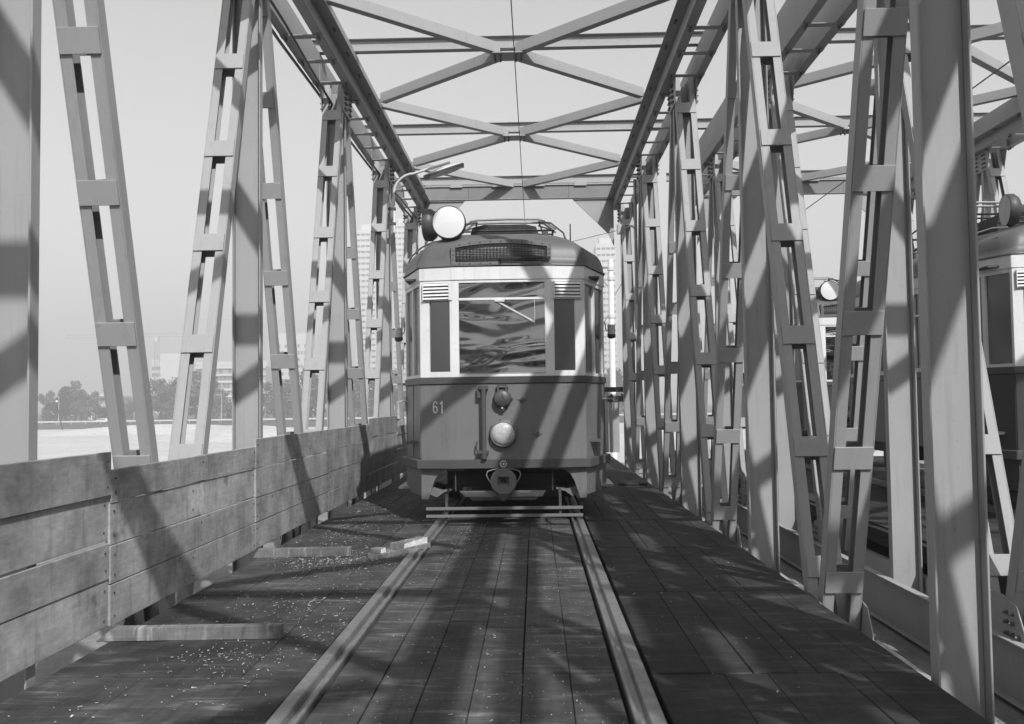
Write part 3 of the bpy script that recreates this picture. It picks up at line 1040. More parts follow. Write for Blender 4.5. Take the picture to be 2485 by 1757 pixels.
    # louvres
    for sx, i in ((1, 1), (-1, 11)):
        p0, p1 = SEG(i); e = (Vector(p1) - Vector(p0)).normalized(); nrm = Vector((e.y, -e.x, 0)); e3 = Vector((e.x, e.y, 0))
        ctr = Vector((p0[0], p0[1], 0)) + e3 * (0.165 if sx > 0 else seglen(i) - 0.165)
        lv = empty('louvre', (0, 0, 0), 0, T)
        mb = MB()
        for z in (2.322, 2.508):
            mb.obox(ctr + nrm * 0.008 + Vector((0, 0, z)), e3, Vector((0, 0, 1)), nrm, 0.145, 0.004, 0.010)
        for s in (-1, 1):
            mb.obox(ctr + e3 * (0.143 * s) + nrm * 0.016 + Vector((0, 0, 2.415)), e3, Vector((0, 0, 1)), nrm, 0.004, 0.094, 0.017)
        mb.obox(ctr - e3 * (0.158 * sx) + nrm * 0.006 + Vector((0, 0, 2.415)), e3, Vector((0, 0, 1)), nrm, 0.014, 0.094, 0.005)
        mb.build('louvre_frame', M['cream'], lv, bevel=0.001)
        mb = MB(); mb.obox(ctr + nrm * 0.002 + Vector((0, 0, 2.415)), e3, Vector((0, 0, 1)), nrm, 0.138, 0.09, 0.001); mb.build('louvre_back', M['black'], lv)
        for k in range(5):
            mb = MB()
            z = 2.345 + 0.036 * k
            upv = Vector((0, 0, 1)); tl = (upv * 0.8 - nrm * 0.6).normalized(); nn2 = e3.cross(tl)
            mb.obox(ctr + nrm * 0.020 + Vector((0, 0, z)), e3, tl, nn2, 0.1385, 0.0165, 0.0022)
            mb.build('slat', M['cream'], lv)
    # wiper
    mb = MB(); mb.bar((-0.05, -0.028, 2.300), (0.345, -0.030, 2.075), -0.010, 0.010, -0.005, 0.005, (0, 0, 1)); mb.box(-0.075, 0.03, -0.045, -0.012, 2.292, 2.314)
    mb.build('wiper', M['pale'], T, bevel=0.002)
    mb = MB(); mb.bar((0.10, -0.026, 2.22), (0.36, -0.022, 2.065), -0.005, 0.003, -0.004, 0.004, (0, 0, 1)); mb.build('wiper_blade', M['black'], T)
    mb = MB(); mb.box(0.345, 0.3495, -0.003, 0.002, 1.83, 2.317); mb.build('windscreen_rod', M['pale'], T)
    # headlight
    hl = empty('headlight', (0.0, 0, 0.906), 0, T)
    mb = MB(); mb.lathe([(0.150, 0.0), (0.150, 0.012), (0.140, 0.018), (0.136, 0.055), (0.126, 0.062), (0.122, 0.05)], (0, 0, 0), (0, -1, 0), 36); mb.build('headlight_rim', M[body], hl)
    mb = MB(); mb.lathe([(0.1235, 0.050), (0.112, 0.068), (0.085, 0.083), (0.05, 0.092), (0.001, 0.095)], (0, 0, 0), (0, -1, 0), 36); mb.build('lens', M['lens'], hl)
    mb = MB()
    for k in range(8):
        a = 2 * PI * k / 8 + 0.2
        mb.cyl((0.146 * math.cos(a), -0.01, 0.146 * math.sin(a)), (0.146 * math.cos(a), -0.026, 0.146 * math.sin(a)), 0.008, 6)
    tag(mb.build('rim_screws', M['iron'], hl), kind='stuff')
    # coupling socket with hinged lid
    sk = empty('cable_socket', (-0.005, 0, 1.275), 0, T)
    mb = MB(); mb.lathe([(0.096, 0), (0.096, 0.03), (0.088, 0.04), (0.085, 0.07), (0.075, 0.082), (0.001, 0.084)], (0, 0, 0), (0, -1, 0), 28)
    mb.prism([(-0.03, -0.08), (0.03, -0.08), (0.022, -0.125), (-0.022, -0.125)], lambda a, b: (a, -0.002, b), lambda a, b: (a, -0.05, b)); mb.build('socket_lid', M['belt'], sk)
    mb = MB()
    for x in (-0.042, 0.042): mb.bar((x, -0.055, 0.03), (x, -0.04, 0.142), -0.009, 0.009, -0.02, 0.01)
    mb.cyl((-0.065, -0.03, 0.12), (0.065, -0.03, 0.12), 0.014, 8); mb.box(-0.055, 0.055, -0.02, -0.001, 0.105, 0.15)
    mb.build('hinge', M['iron'], sk, bevel=0.002)
    mb = MB()
    for k in range(5):
        a = (-150 + 30 + 60 * k) * PI / 180
        mb.cyl((0.1 * math.cos(a), 0, 0.1 * math.sin(a)), (0.1 * math.cos(a), -0.022, 0.1 * math.sin(a)), 0.013, 6)
    tag(mb.build('socket_bolts', M['iron'], sk), kind='stuff')
    mb = MB()
    stroke(mb, [(-0.022, -0.005), (0, 0.05), (0.022, -0.005)], 0.007, -0.0845, 0.004); stroke(mb, [(-0.014, 0.014), (0.014, 0.014)], 0.006, -0.0845, 0.004)
    for k in range(4):
        x = -0.042 + 0.028 * k; stroke(mb, [(x - .008, -0.035), (x - .008, -0.018), (x + .008, -0.018), (x + .006, -0.035)], 0.005, -0.0845, 0.003)
    mb.build('embossing', M['belt'], sk)
    mb = MB(); mb.box(-0.008, 0.008, -0.066, -0.048, -0.105, -0.085); mb.build('latch', M['pale'], sk)
    # brake hose rod
    mb = MB(); mb.cyl((-0.20, -0.07, 0.70), (-0.20, -0.07, 1.40), 0.025, 12)
    rod = mb.build('coupling_bar', M['belt'], T)
    mb = MB(); mb.box(-0.245, -0.155, -0.085, -0.001, 1.37, 1.415); mb.box(-0.27, -0.23, -0.06, -0.03, 1.28, 1.40); mb.cyl((-0.25, -0.06, 1.39), (-0.15, -0.06, 1.39), 0.02, 8)
    mb.build('bar_bracket', M['iron'], T, bevel=0.004)
    mb = MB(); mb.box(-0.27, -0.155, -0.09, -0.001, 0.70, 0.735); mb.tube([(-0.27, -0.04, 0.72), (-0.285, -0.05, 0.76), (-0.275, -0.05, 0.83)], 0.009); mb.cyl((-0.20, -0.07, 0.65), (-0.20, -0.07, 0.71), 0.032, 10)
    mb.build('bar_bracket', M['iron'], T, bevel=0.004)
    for x, z in ((0.205, 1.268), (0.365, 0.908)):
        t = empty('marker_fitting', (x, 0, z), 0, T)
        mb = MB(); mb.prism([(-0.05, 0), (0, -0.032), (0.05, 0), (0, 0.032)], lambda a, b: (a, -0.001, b), lambda a, b: (a, -0.010, b)); mb.build('base', M[body], t, bevel=0.002)
        mb = MB(); mb.cyl((0, -0.01, 0), (0, -0.035, 0), 0.02, 12, 0.017); mb.build('knob', M['iron'], t)
    if numbered:
        z0 = 1.128; h = 0.13
        def on_front(name, mb, x):
            o = mb.build(name, M['digit'], T)
            o.location = (x, 0.06 * (-x - F1) / (HF - F1) - 0.0008, 0); o.rotation_euler = (0, 0, math.atan2(-0.06, HF - F1))
        mb = MB(); pts = []
        for k in range(25):                                # bowl of the 6
            a = PI / 2 + 2 * PI * k / 24
            sx_ = abs(math.cos(a)) ** 0.75 * (1 if math.cos(a) > 0 else -1); sz_ = abs(math.sin(a)) ** 0.75 * (1 if math.sin(a) > 0 else -1)
            pts.append((0.026 + 0.0195 * sx_, z0 + 0.040 + 0.032 * sz_))
        stroke(mb, pts, 0.0135, 0.0, 0.002)
        stroke(mb, [(0.0065, z0 + 0.04), (0.0065, z0 + 0.098), (0.012, z0 + 0.115), (0.026, z0 + 0.1235), (0.040, z0 + 0.116), (0.0455, z0 + 0.098)], 0.0135, 0.0, 0.0024)
        on_front('numeral', mb, -0.742)
        mb = MB()
        stroke(mb, [(0.0325, z0), (0.0325, z0 + h)], 0.0145, 0.0, 0.002)
        stroke(mb, [(0.033, z0 + 0.123), (0.010, z0 + 0.098)], 0.013, 0.0, 0.0024)
        on_front('numeral', mb, -0.676)
    # bumper beam
    FP = [P[10], P[11], P[0], P[1], P[2], P[3]]
    mb = MB(); path_band(mb, FP, 0.0, 0.055, 0.545, 0.642); bump_ = mb.build('bumper_beam', M['belt'], T, bevel=0.006)
    mb = MB()
    hexa = [(0.0 + 0.034 * math.cos(PI / 3 * k), 0.594 + 0.034 * math.sin(PI / 3 * k)) for k in range(7)]
    stroke(mb, hexa, 0.011, -0.056, 0.003); mb.disc((0, -0.0585, 0.594), (0, -1, 0), 0.013, 8); mb.build('emblem', M['pale'], bump_)
    # skirts
    for sx in (-1, 1):
        mb = MB()
        if sx > 0: path_band(mb, [P[2], P[3], (HB, TY + 0.7)], -0.02, 0.0, 0.26, 0.544)
        else: path_band(mb, [(-HB, TY + 0.7), P[10], P[11]], -0.02, 0.0, 0.26, 0.544)
        poly = [(HF, 0.544), (HF, 0.225), (0.80, 0.225), (0.765, 0.33), (0.735, 0.42), (0.70, 0.475), (0.64, 0.52), (0.56, 0.544)]
        mb.prism(poly, lambda a, b: (sx * a, 0.062 - 0.10 * (HF - a), b), lambda a, b: (sx * a, 0.085 - 0.10 * (HF - a), b))
        mb.build('skirt', M[body], T)
    for sx in (-1, 1):
        mb = MB()
        mb.prism([(0.80, 0.27), (0.72, 0.235), (0.64, 0.29), (0.55, 0.31), (0.55, 0.325), (0.66, 0.31), (0.76, 0.345)], lambda a, b: (sx * a, 0.14, b), lambda a, b: (sx * a, 0.50, b + 0.03)); mb.build('guard_plate', M[body], T)
        mb = MB(); mb.box(sx * 0.51 - 0.006, sx * 0.51 + 0.006, 0.02, 0.16, 0.31, 0.543); mb.box(sx * 0.51 - 0.09, sx * 0.51 + 0.09, 0.0, 0.12, 0.525, 0.5435); mb.build('hanger', M['iron'], T)
    # side steps
    for sx in (-1, 1):
        mb = MB(); a, b = sorted((sx * 0.98, sx * 1.20)); mb.box(a, b, 0.62, 1.35, 0.285, 0.315); mb.build('step_board', M['greymetal'], T, bevel=0.003)
    # underframe, wheels
    mb = MB(); mb.box(-0.62, 0.62, 0.35, L - 0.35, 0.40, 0.60); mb.box(-0.55, 0.55, 0.30, 0.34, 0.33, 0.46); mb.build('underframe', M['black'], T)
    mb = MB(); mb.prism([(-0.47, 0.312), (0.44, 0.312), (0.40, 0.25), (-0.40, 0.25)], lambda a, b: (a, 0.0 - 0.4 * (0.312 - b), b), lambda a, b: (a, 0.03 - 0.4 * (0.312 - b), b)); mb.build('apron_plate', M[body], T, bevel=0.002)
    mb = MB(); mb.prism([(-0.36, 0.248), (0.36, 0.248), (0.33, 0.215), (-0.33, 0.215)], lambda a, b: (a, -0.03, b), lambda a, b: (a, 0.05, b)); mb.build('apron_plate', M['iron'], T)
    for y in (min(2.4, L * 0.3), L - min(2.4, L * 0.3)):
        mb = MB()
        for sx in (-1, 1):
            mb.cyl((sx * 0.665, y, 0.37), (sx * 0.79, y, 0.37), 0.37, 28); mb.cyl((sx * 0.645, y, 0.37), (sx * 0.68, y, 0.37), 0.385, 28)
        mb.cyl((-0.65, y, 0.37), (0.65, y, 0.37), 0.06, 10); mb.build('wheelset', M['iron'], T)
    # coupler
    cp = empty('coupler', (0.0, -0.10, 0.415), 0, T)
    mb = MB(); mb.lathe([(0.05, -0.35), (0.06, -0.12), (0.085, -0.05), (0.134, -0.02), (0.138, 0.0), (0.130, 0.010)], (0, 0, 0), (0, -1, 0), 36)
    # face plate with a square funnel
    sq = 0.062; sqi = 0.03; nf = 32
    ringv = [(0.130 * math.cos(2 * PI * k / nf), -0.010, 0.130 * math.sin(2 * PI * k / nf)) for k in range(nf)]
    def sqp(a, s):
        c, d = math.cos(a), math.sin(a); m_ = max(abs(c), abs(d)); return (s * c / m_, s * d / m_ * 0.82)
    sv = [(sqp(2 * PI * k / nf, sq)[0], -0.010, sqp(2 * PI * k / nf, sq)[1]) for k in range(nf)]
    si = [(sqp(2 * PI * k / nf, sqi)[0], 0.05, sqp(2 * PI * k / nf, sqi)[1] * 0.8) for k in range(nf)]
    mb.add(ringv + sv, [(k, (k + 1) % nf, nf + (k + 1) % nf, nf + k) for k in range(nf)])
    mb.add(sv + si, [(k, (k + 1) % nf, nf + (k + 1) % nf, nf + k) for k in range(nf)])
    mb.build('coupler_head', M['body'], cp)
    mb = MB(); mb.add(si, [tuple(range(nf))]); mb.build('pocket', M['black'], cp)
    for sx in (-1, 1):
        mb = MB(); mb.tube([(sx * 0.05, 0.05, 0.13), (sx * 0.12, 0.03, 0.118), (sx * 0.165, 0.01, 0.105), (sx * 0.178, 0, 0.07), (sx * 0.16, 0, 0.025), (sx * 0.128, 0.0, -0.02)], 0.007, 8); mb.build('pull_handle', M['body'], cp)
    mb = MB(); mb.box(-0.06, 0.06, -0.02, 0.06, -0.17, -0.125); mb.box(-0.03, 0.03, -0.02, 0.04, -0.20, -0.17); mb.build('coupler_catch', M['iron'], cp, bevel=0.004)
    # life guard in front of the wheels
    lg = empty('lifeguard', (0.01, -0.25, 0), 0, T)
    for z in (0.158, 0.082):
        mb = MB(); mb.box(-0.80, 0.80, -0.012, 0.012, z - 0.015, z + 0.015); mb.build('guard_bar', M[body], lg, bevel=0.002)
    for x in (-0.59, 0.57):
        mb = MB(); mb.box(x - 0.014, x + 0.014, 0.0125, 0.018, 0.05, 0.30)
        mb.bar((x, 0.018, 0.29), (x, 0.26, 0.33), -0.014, 0.014, -0.004, 0.004); mb.build('guard_hanger', M['iron'], lg)
    # mirrors and door handles
    for sx in (-1, 1):
        mr = empty('mirror', (sx * 1.15, TY + 0.1, 2.06), 0, T)
        mb = MB(); mb.cyl((sx * 0.075, 0, -0.06), (sx * 0.075, 0, 0.05), 0.044, 16); mb.build('mirror_can', M['pale'], mr)
        mb = MB(); mb.lathe([(0.050, 0.0), (0.046, 0.03), (0.03, 0.045), (0.001, 0.05)], (sx * 0.075, 0, -0.061), (0, 0, -1), 16); mb.build('mirror_cup', M['iron'], mr)
        mb = MB(); mb.tube([(0.0, 0, 0.09), (sx * 0.01, 0, 0.0), (sx * 0.03, 0, -0.02)], 0.006); mb.build('mirror_arm', M['iron'], mr)
        dh = empty('door_handle', (sx * 1.135, TY - 0.02, 1.24), 0, T)
        mb = MB(); mb.box(-0.014, 0.014, -0.02, 0.02, -0.09, 0.07); mb.build('handle_plate', M['pale'], dh, bevel=0.004)
        mb = MB(); mb.tube([(-sx * 0.08, -0.03, -0.11), (-sx * 0.08, -0.05, 0.02), (sx * 0.02, -0.05, 0.025), (sx * 0.09, -0.04, 0.02), (sx * 0.09, -0.03, -0.10), (sx * 0.06, -0.02, -0.12)], 0.008); mb.build('grab_bar', M['pale'], dh)
        # door seams on the tapered sides
        i = 2 if sx > 0 else 10
        p0, p1 = SEG(i); ln = seglen(i)
        mb = MB()
        for u in (0.02, 0.385, ln - 0.03): strip(mb, p0, p1, u - 0.008 if sx > 0 else ln - u - 0.008, u + 0.008 if sx > 0 else ln - u + 0.008, 0.66, 1.43, 0.01, 0.006)
        mb.build('door_strip', M[body], T)
        # gutters over the doors
        mb = MB(); mb.bar((sx * 0.86, 0.28, 2.885), (sx * 1.12, 1.35, 2.845), -0.018, 0.018, -0.03, 0.03, (0, 0, 1)); mb.build('roof_gutter', M['roof'], T, bevel=0.006)
    # grab rail on the roof corner
    mb = MB(); mb.tube([(-1.09, 0.95, 2.80), (-1.11, 0.90, 2.86), (-1.06, 0.84, 2.93), (-0.93, 0.72, 3.01), (-0.78, 0.60, 3.05), (-0.66, 0.52, 3.04)], 0.010, 8); mb.build('roof_grab_rail', M['greymetal'], T)
    # route discs
    rd = empty('route_disc', (-0.56 + DX, 0.13, 3.172), 0, T)
    mb = MB(); mb.lathe([(0.172, 0.05), (0.180, 0.04), (0.182, 0.0), (0.182, -0.05), (0.16, -0.075), (0.10, -0.10)], (0, 0, 0), (0, -1, 0), 40); mb.build('disc_case', M['iron'], rd)
    mb = MB(); mb.lathe([(0.171, 0.046), (0.12, 0.054), (0.001, 0.060)], (0, 0, 0), (0, -1, 0), 40); mb.build('disc_face', M['white'], rd)
    rd2 = empty('route_disc', (-0.83 + DX, 0.62, 3.245), 0, T)
    ax = (-0.99, 0.12, 0)
    mb = MB(); mb.lathe([(0.172, 0.05), (0.180, 0.04), (0.182, 0.0), (0.182, -0.03), (0.15, -0.075), (0.06, -0.12), (0.04, -0.2)], (0, 0, 0), ax, 40); mb.build('disc_case', M['iron'], rd2)
    mb = MB(); mb.lathe([(0.171, 0.046), (0.12, 0.050), (0.001, 0.054)], (0, 0, 0), ax, 40); mb.build('disc_face', M['pale'], rd2)
    mb = MB(); mb.box(-0.64 + DX, -0.46 + DX, 0.15, 0.40, 2.90, 3.02); mb.box(-0.66 + DX, -0.50 + DX, 0.24, 0.40, 3.02, 3.20); mb.build('disc_stand', M['black'], T, bevel=0.01)
    mb = MB(); mb.bar((-0.82 + DX, 0.60, 3.2), (-0.58 + DX, 0.36, 3.15), -0.02, 0.02, -0.02, 0.02, (0, 0, 1)); mb.build('disc_bracket', M['iron'], T)
    # resistor box
    rb = MB()
    y0 = 1.25; y1 = min(L - 1.2, 2.7)
    rb.prism([(-0.40, 3.07), (0.40, 3.07), (0.42, 3.20), (0.38, 3.33), (0.25, 3.36), (-0.25, 3.36), (-0.38, 3.33), (-0.42, 3.20)], lambda a, b: (a, y0, b), lambda a, b: (a, y1, b))
    rbo = rb.build('resistor_box', M['black'], T, bevel=0.004)
    mb = MB()
    for i in range(25):
        x = -0.336 + 0.028 * i
        for z in (3.318, 3.262):
            mb.cyl((x, y0 - 0.003, z), (x, y0 - 0.001, z), 0.0098, 8)
    for i in range(4):
        x = -0.27 + 0.18 * i
        mb.box(x - 0.07, x + 0.07, y0 - 0.003, y0 - 0.001, 3.15, 3.21)
    tag(mb.build('vent_holes', M['black'], rbo), kind='stuff')
    mb = MB(); mb.box(-0.385, 0.385, y0 - 0.012, y0 - 0.0005, 3.285, 3.296); mb.box(-0.40, 0.40, y0 - 0.012, y0 - 0.0005, 3.228, 3.24); mb.box(0.345, 0.42, y0 - 0.05, y0, 3.12, 3.24); mb.build('box_ribs', M['iron'], rbo)
    # lowered pantograph
    pg = empty('pantograph', (0.0, min(2.9, L * 0.5), 3.12), 0, T)
    mb = MB()
    for x in (-0.55, 0.55):
        mb.tube([(x, -1.0, 0.12), (x, 1.0, 0.12)], 0.02)
    for y in (-0.9, 0.9): mb.tube([(-0.62, y, 0.12), (0.62, y, 0.12)], 0.02)
    for x in (-0.5, 0.5):
        for y in (-0.8, 0.8): mb.cyl((x, y, -0.05), (x, y, 0.10), 0.035, 8)
    mb.build('base_frame', M['iron'], pg)
    mb = MB()
    for s in (-1, 1):
        mb.tube([(s * 0.55, 0.0, 0.16), (s * 0.60, -0.9, 0.30)], 0.015); mb.tube([(s * 0.60, -0.9, 0.30), (s * 0.42, 0.2, 0.57)], 0.012)
        mb.tube([(s * 0.60, 0.9, 0.30), (s * 0.42, -0.1, 0.57)], 0.012); mb.tube([(s * 0.55, 0.0, 0.16), (s * 0.60, 0.9, 0.30)], 0.015)
        mb.tube([(s * 0.42, -0.1, 0.57), (s * 0.58, -0.35, 0.50), (s * 0.74, -0.5, 0.34), (s * 0.78, -0.5, 0.22)], 0.013)
    mb.tube([(-0.60, -0.9, 0.30), (0.60, -0.9, 0.30)], 0.013); mb.tube([(-0.6, -0.9, 0.25), (0.6, -0.9, 0.25)], 0.010)
    mb.build('pantograph_arms', M['iron'], pg)
    mb = MB()
    for y in (-0.12, 0.12): mb.tube([(-0.66, y, 0.46), (-0.50, y, 0.585), (-0.42, y, 0.60), (0.0, y, 0.608), (0.42, y, 0.60), (0.50, y, 0.585), (0.66, y, 0.46)], 0.016)
    mb.build('contact_bow', M['greymetal'], pg)
    mb = MB()
    for k in range(5):
        a = k * 1.1; mb.cyl((0.62 + 0.05 * math.cos(a), -0.75 + 0.05 * k, 0.12 + 0.03 * math.sin(a)), (0.70 + 0.05 * math.cos(a), -0.75 + 0.05 * k, 0.08 + 0.04 * math.sin(a)), 0.025, 8)
    mb.box(0.45, 0.53, -1.15, -1.02, 0.0, 0.24)
    mb.build('roof_fittings', M['iron'], pg, bevel=0.003)
    mb = MB(); mb.cyl((0.80, 1.6, 2.9), (0.80, 1.6, 3.42), 0.008, 6); mb.cyl((0.72, 1.8, 2.9), (0.72, 1.8, 3.28), 0.008, 6); mb.build('roof_rod', M['black'], T)
    return T

make_tram((-0.05, 9.75, 0), 9.6, 'body', 'nearest tram with painted number 61 standing between the plank fence and truss', True)
t2 = make_tram((6.13, 9.65, 0.03), 5.2, 'body_shaded', 'shaded tram on the second bridge, its near corner cut by the picture edge', False, 0.24)
t3 = copy_tree(t2)
t3.location = (6.02, 16.9, 0.03)
tag(t3, 'farthest shaded tram on the second bridge, glimpsed between lattice members', 'tram', 'trams on the bridges')

# ================================================================== WIRES, LAMP, POLES
def cable(name, pts, r, lab, cat='cable', m='wire', sub=8, group=None):
    P_ = [Vector(p) for p in pts]
    o = MB().tube(P_, r, 6).build(name, M[m])
    return tag(o, lab, cat, group)
def sag(p, q, s, n=10):
    p = Vector(p); q = Vector(q)
    return [p + (q - p) * (i / n) - Vector((0, 0, 4 * s * (i / n) * (1 - i / n))) for i in range(n + 1)]
cable('contact_wire', [(0.09, -12, 5.36), (0.10, 9, 5.34), (0.115, 19.5, 5.24), (0.12, 24, 5.22), (0.12, 60, 5.25)], 0.0065, 'overhead contact wire running above the tram numbered 61', 'wire')
cable('contact_wire', [(BX + 0.4, -12, 5.36), (BX + 0.4, 19.5, 5.26), (BX + 0.4, 60, 5.25)], 0.010, 'overhead contact wire above the two dark trams', 'wire')
cable('feeder_cable', [(-2.475, -6, ZB - 0.02), (-2.475, 8.1, ZB - 0.02), (-2.48, 10, ZB - 0.045), (-2.475, 11.9, ZB - 0.02), (-2.48, 13.8, ZB - 0.05), (-2.475, 15.6, ZB - 0.02), (-2.40, 17.5, ZB - 0.06), (-2.2, 19.6, 5.1)], 0.018, 'thick feeder cable clipped along the outer edge of the truss top chord')
cable('feeder_cable', [(-2.30, -6, ZB), (-2.30, 8.1, ZB), (-2.30, 9.6, 5.27)] + sag((-2.30, 9.6, 5.27), (-2.30, 17.1, 5.22), 0.13, 14)[1:] + [(-2.1, 19.6, 5.08)], 0.016, 'second feeder cable sagging below the same top chord, nearer the track')
tag(MB().box(-2.50, -2.42, 7.2, 7.5, 5.18, 5.285).build('junction_box', M['iron'], None, bevel=0.01), 'small dark junction box under the chord by the cables', 'box')

# street lamp on the left truss
lamp = empty('street_lamp', (-2.03, 15.35, 4.2))
tag(lamp, 'street lamp on a curved pale arm reaching over the track', 'street lamp')
arm = [(0, 0, -0.1), (0, 0, 0.55)]
for i in range(9):
    a = PI / 2 * i / 8
    arm.append((0.34 * (1 - math.cos(a)), 0, 0.55 + 0.34 * math.sin(a)))
arm += [(0.55, -0.0, 0.955), (0.78, 0, 1.02), (0.95, 0, 1.07)]
MB().tube(arm, 0.022, 8).build('arm', M['pole'], lamp)
hd = MB()
ax = Vector((0.94, 0, 0.30)).normalized(); upv = Vector((-0.30, 0, 0.94)).normalized(); c0 = Vector((0.42, 0, 0.84))
def shell(mb, c, Lh, W, H, s0, up=1):
    vs = []; n = 10; m_ = 8
    for i in range(n + 1):
        t = i / n
        wd = math.sin(PI * (0.06 + 0.88 * t)) ** 0.45
        for j in range(m_ + 1):
            a = PI * j / m_
            vs.append(c + ax * (Lh * t) + Vector((0, 1, 0)) * (W * wd * math.cos(a)) + upv * (up * H * wd * math.sin(a) + s0))
    fs = [(i * (m_ + 1) + j, i * (m_ + 1) + j + 1, (i + 1) * (m_ + 1) + j + 1, (i + 1) * (m_ + 1) + j) for i in range(n) for j in range(m_)]
    mb.add(vs, fs, True)
hb = Vector((0.50, 0, 0.82))
shell(hd, hb, 0.72, 0.12, 0.055, 0.0); hd.build('lamp_shell', M['pole'], lamp)
hd = MB(); hd.obox(hb + ax * 0.36 - upv * 0.012, ax, Vector((0, 1, 0)), upv, 0.345, 0.122, 0.012); hd.build('lamp_tray', M['iron'], lamp)
hd = MB(); shell(hd, hb + ax * 0.10, 0.58, 0.10, 0.045, -0.024, -1); hd.build('lamp_bowl', M['pale'], lamp)
hd = MB()
for z in (0.05, 0.3): hd.box(-0.10, 0.03, -0.03, 0.03, z - 0.02, z + 0.02)
hd.build('arm_clamp', M['iron'], lamp)

# pole with bracket on the right truss
pb = empty('bracket_pole', (2.06, 15.9, 0.0))
tag(pb, 'thin pipe pole with insulator bracket fixed to the inner truss past the tram', 'pole')
MB().tube([(0, 0, 2.9), (0, 0, 5.05)], 0.028, 8).build('pole', M['greymetal'], pb)
MB().tube([(0, 0, 4.20), (-0.08, -0.02, 4.24), (-0.28, -0.05, 4.17)], 0.016, 8).build('bracket_arm', M['pale'], pb)
MB().cyl((-0.28, -0.05, 4.10), (-0.28, -0.05, 4.26), 0.05, 10).cyl((-0.22, -0.05, 4.02), (-0.22, -0.05, 4.28), 0.02, 8).build('insulator', M['pale'], pb)
cable('span_wire', [(1.78, 15.85, 4.17), (0.9, 17.5, 4.24), (-0.3, 19.4, 4.30), (-1.9, 20.4, 4.35)], 0.005, 'thin span wire from the insulator bracket towards the far truss')

# pale mast beyond the bridge, right of the tram
ms = empty('overhead_mast', (3.05, 33.0, GZ))
tag(ms, 'tall pale overhead line mast with banded collars beyond the tram', 'mast')
MB().cyl((0, 0, 0), (0, 0, 9.3), 0.12, 16, 0.095).build('mast_tube', M['white'], ms)
mb = MB()
for z in (8.9, 8.55, 7.2): mb.cyl((0, 0, z), (0, 0, z + 0.12), 0.125, 16)
mb.build('collar', M['pale'], ms)
mb = MB()
mb.tube([(-0.12, 0, 9.0), (-1.6, 0, 9.0)], 0.02); mb.tube([(-0.12, 0, 8.35), (-0.42, 0, 8.7), (-0.8, 0, 9.0)], 0.014); mb.tube([(-0.45, 0, 8.7), (-2.1, 0, 8.58)], 0.010)
mb.tube([(-0.42, 0, 8.7), (-0.62, 0, 7.3)], 0.014); mb.tube([(-0.46, 0, 8.7), (-0.75, 0, 7.5)], 0.010)
mb.tube([(-0.12, 0, 7.3), (-0.55, 0, 6.6)], 0.012); mb.tube([(0.12, 0, 8.0), (0.6, 0, 8.8)], 0.012)
mb.build('bracket_arm', M['wire'], ms)

# steel trestle closing the far end on the right of the tram
tr = empty('steel_trestle', (2.0, 22.6, 0))
tag(tr, 'grey steel trestle with dark cross bar standing past the bridge end', 'trestle')
MB().box(-0.05, 0.06, -0.05, 0.05, 0, 1.45).box(0.075, 0.32, -0.03, 0.03, 0, 1.40).build('trestle_leg', M['steel'], tr, bevel=0.004)
MB().box(-0.30, 0.65, -0.06, 0.06, 1.46, 1.58).build('cross_bar', M['black'], tr, bevel=0.004)
MB().box(-0.30, 0.65, -0.05, 0.05, 1.22, 1.36).build('cable_tray', M['iron'], tr, bevel=0.01)
mb = MB()
for k in range(7): mb.cyl((-0.25 + 0.13 * k, -0.08, 1.34 + 0.02 * (k % 2)), (-0.25 + 0.13 * k, 0.08, 1.40), 0.03, 8)
tag(mb.build('clamps', M['iron'], tr), kind='stuff')

# ================================================================== FAR BACKGROUND
# leaning survey pole in the sand
mb = MB().cyl((0, 0, 0), (-1.2, 0, 5.6), 0.09, 8)
lp = empty('leaning_pole', (-93, 181, GZ)); tag(lp, 'dark leaning pole stuck in the pale sand field', 'pole')
mb.build('pole_shaft', M['black'], lp)
MB().lathe([(0.001, -0.25), (0.22, -0.1), (0.22, 0.1), (0.001, 0.25)], (-1.2, 0, 5.7), (0, 0, 1), 10).build('pole_head', M['white'], lp)

# guard rail along the road
gr = empty('guard_rail', (-60, 245.5, GZ)); tag(gr, 'long pale guard rail along the road below the trees', 'guard rail')
MB().box(-180, 160, -0.03, 0.03, 0.55, 0.95).build('rail_beam', M['bwhite'], gr)
mb = MB()
for k in range(86): mb.box(-180 + 4 * k - 0.06, -180 + 4 * k + 0.06, 0.031, 0.12, 0, 0.9)
tag(mb.build('rail_posts', M['pale'], gr), kind='stuff')

# white car on the road
car = empty('parked_car', (-117.5, 251.0, GZ + 0.05))
tag(car, 'small white car on the road in front of the trees', 'car')
prof = [(-2.1, 0.35), (2.1, 0.35), (2.15, 0.75), (1.95, 0.92), (0.95, 1.02), (0.35, 1.42), (-0.95, 1.45), (-1.65, 1.02), (-2.1, 0.95), (-2.18, 0.6)]
MB().prism(prof, lambda a, b: (a, -0.82, b), lambda a, b: (a, 0.82, b)).build('car_body', M['white'], car, bevel=0.06)
for a in (-1.3, 1.3):
    for s in (-1, 1):
        MB().cyl((a, s * 0.70, 0.31), (a, s * 0.84, 0.31), 0.31, 16).build('wheel', M['black'], car)
MB().prism([(-1.45, 1.03), (0.75, 1.03), (0.32, 1.36), (-0.92, 1.38)], lambda a, b: (a, -0.826, b), lambda a, b: (a, -0.821, b)).build('side_window', M['bglass'], car)

